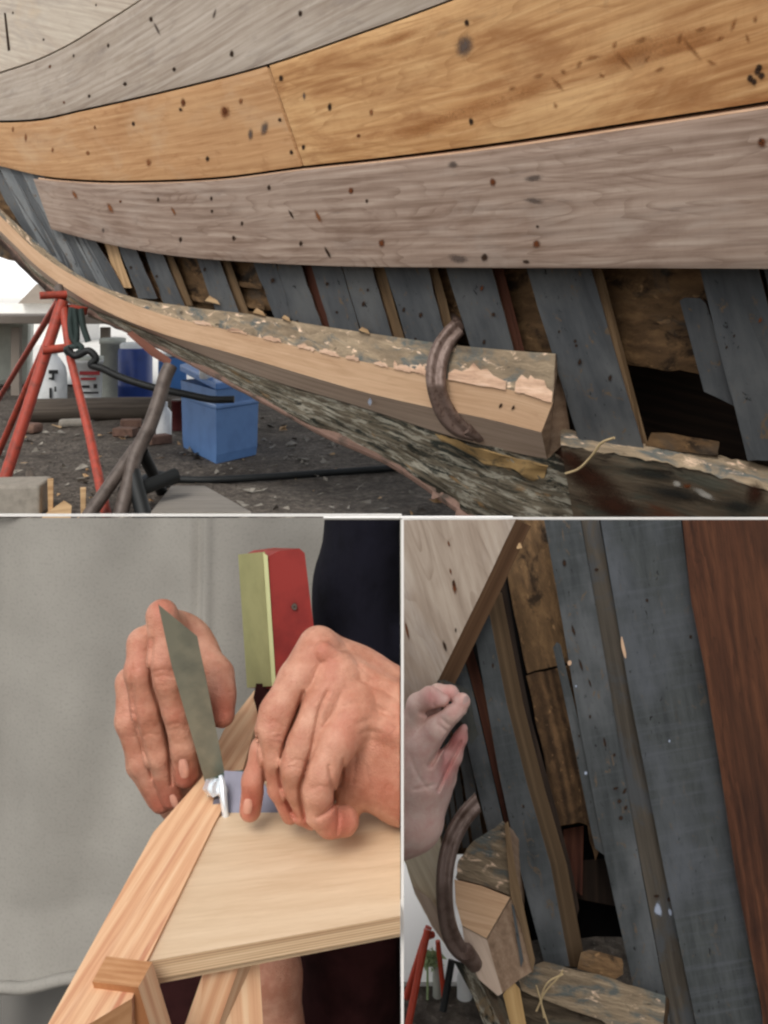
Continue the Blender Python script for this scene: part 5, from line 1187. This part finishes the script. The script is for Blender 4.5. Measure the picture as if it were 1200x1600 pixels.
# added white sheet for the glare beyond the section; small red stand, jugs
b = MB(); x0, x1 = W(596, 0, 1.17).x, W(770, 0, 1.25).x
sv = [(x0, 1.17, .012), (x1, 1.17, .012), (x1 + .12, 1.95, .40), (x0 - .12, 1.95, .40)]
b.add(sv + [(p[0], p[1] + .004, p[2] - .008) for p in sv], [[0, 1, 2, 3], [4, 5, 6, 7], [0, 1, 5, 4], [1, 2, 6, 5], [2, 3, 7, 6], [3, 0, 4, 7]]); tag(b.build('glare_sheet', M['glare_white']), 'added white sheet standing in for the glare behind the clamped plank end', 'sheet')
o = empty('jack_stand', (W(655, 1590, 1.1).x, 1.12, 0), 'slim red tripod stand in front of the added glare sheet', 'jack stand')
leg(o, W(670, 1448, 1.14), W(634, 1560, 1.12), .0042, 'redsteel_far'); leg(o, W(668, 1452, 1.13), W(634, 1620, 1.09), .0042, 'redsteel_far'); leg(o, W(684, 1470, 1.15), W(694, 1560, 1.14), .003, 'redsteel_far')
b = MB(); tube(b, [W(664, 1464, 1.13), W(676, 1460, 1.14)], .004, 8); b.build('brace', M['redsteel_far'], o)
b = MB(); tube(b, [W(706, 1500, 1.15), W(692, 1580, 1.13)], .0045, 8); tag(b.build('steel_rod', M['blacksteel']), 'thin black rod leaning beside the slim red stand', 'rod')
def jug(px, w_, y0, y1, d, label, mat):
    c = W(px, y1, d); hh = (y1 - y0) / F * d; r = w_ / 2 / F * d
    o = empty('jug', (c.x, d, c.z), label, 'jug')
    b = MB(); lathe(b, c, [(r * .9, 0), (r, .004), (r, hh * .65), (r * .5, hh * .86)]); b.build('body', M[mat], o)
    b = MB(); lathe(b, c + Vector((0, 0, hh * .86)), [(r * .45, 0), (r * .45, hh * .14)]); b.build('cap', M[mat], o)
jug(726, 24, 1500, 1578, 1.16, 'white jug standing behind the clamp foot', 'white_plastic')
jug(684, 16, 1480, 1560, 1.165, 'narrow pale jug beside the slim red stand', 'cream_plastic')
b = MB()
random.seed(9)
for i in range(90):
    x = random.gauss(671, 5); y = random.gauss(1498, 5); p = W(x, y, 1.16 + random.uniform(-.01, .01)); s_ = .004
    vs = [p + Vector([random.gauss(0, s_) for _ in range(3)]) for _ in range(4)]; b.add(vs, [[0, 1, 2, 3]])
tube(b, [W(668, 1580, 1.16), W(668, 1500, 1.16)], .0015, 6)
tag(b.build('shrub', M['leafy'], recalc=False), 'small pale green shrub behind the slim red stand', 'plant')

# ================================================================== LIGHT AND CAMERA
SUN_EL, SUN_AZ = R(46), R(200)      # behind the viewer, to the left
w = bpy.data.worlds.new('World'); S.world = w; w.use_nodes = True
nt = w.node_tree; bg = nt.nodes['Background']
sky = nt.nodes.new('ShaderNodeTexSky'); sky.sky_type = 'NISHITA'; sky.sun_disc = False
sky.sun_elevation = SUN_EL; sky.sun_rotation = SUN_AZ; sky.air_density = 1.2; sky.dust_density = 4; sky.ozone_density = .6
hs = nt.nodes.new('ShaderNodeHueSaturation'); hs.inputs['Saturation'].default_value = .3
nt.links.new(sky.outputs[0], hs.inputs['Color']); nt.links.new(hs.outputs[0], bg.inputs['Color']); bg.inputs['Strength'].default_value = .11
l = bpy.data.lights.new('sun', 'SUN'); l.energy = 1.3; l.angle = R(25); l.color = (1, .96, .9)
so = bpy.data.objects.new('sun', l); COL.objects.link(so)
# direction the light travels
dv = Vector((math.sin(SUN_AZ) * math.cos(SUN_EL), math.cos(SUN_AZ) * math.cos(SUN_EL), math.sin(SUN_EL)))
so.rotation_euler = (-dv).to_track_quat('-Z', 'Y').to_euler()
cam = bpy.data.cameras.new('camera'); co = bpy.data.objects.new('camera', cam); COL.objects.link(co)
co.location = (0, 0, H); co.rotation_euler = (R(90), 0, 0)
cam.sensor_fit = 'VERTICAL'; cam.sensor_height = 32; cam.sensor_width = 24; cam.lens = 30; cam.shift_y = -340 / 1600
cam.clip_start = .02; cam.clip_end = 2000
S.camera = co
S.render.engine = 'CYCLES'
S.view_settings.view_transform = 'Standard'; S.view_settings.look = 'None'; S.view_settings.gamma = 1; S.view_settings.exposure = .25
S.cycles.filter_width = 2.4
S.cycles.use_denoising = True
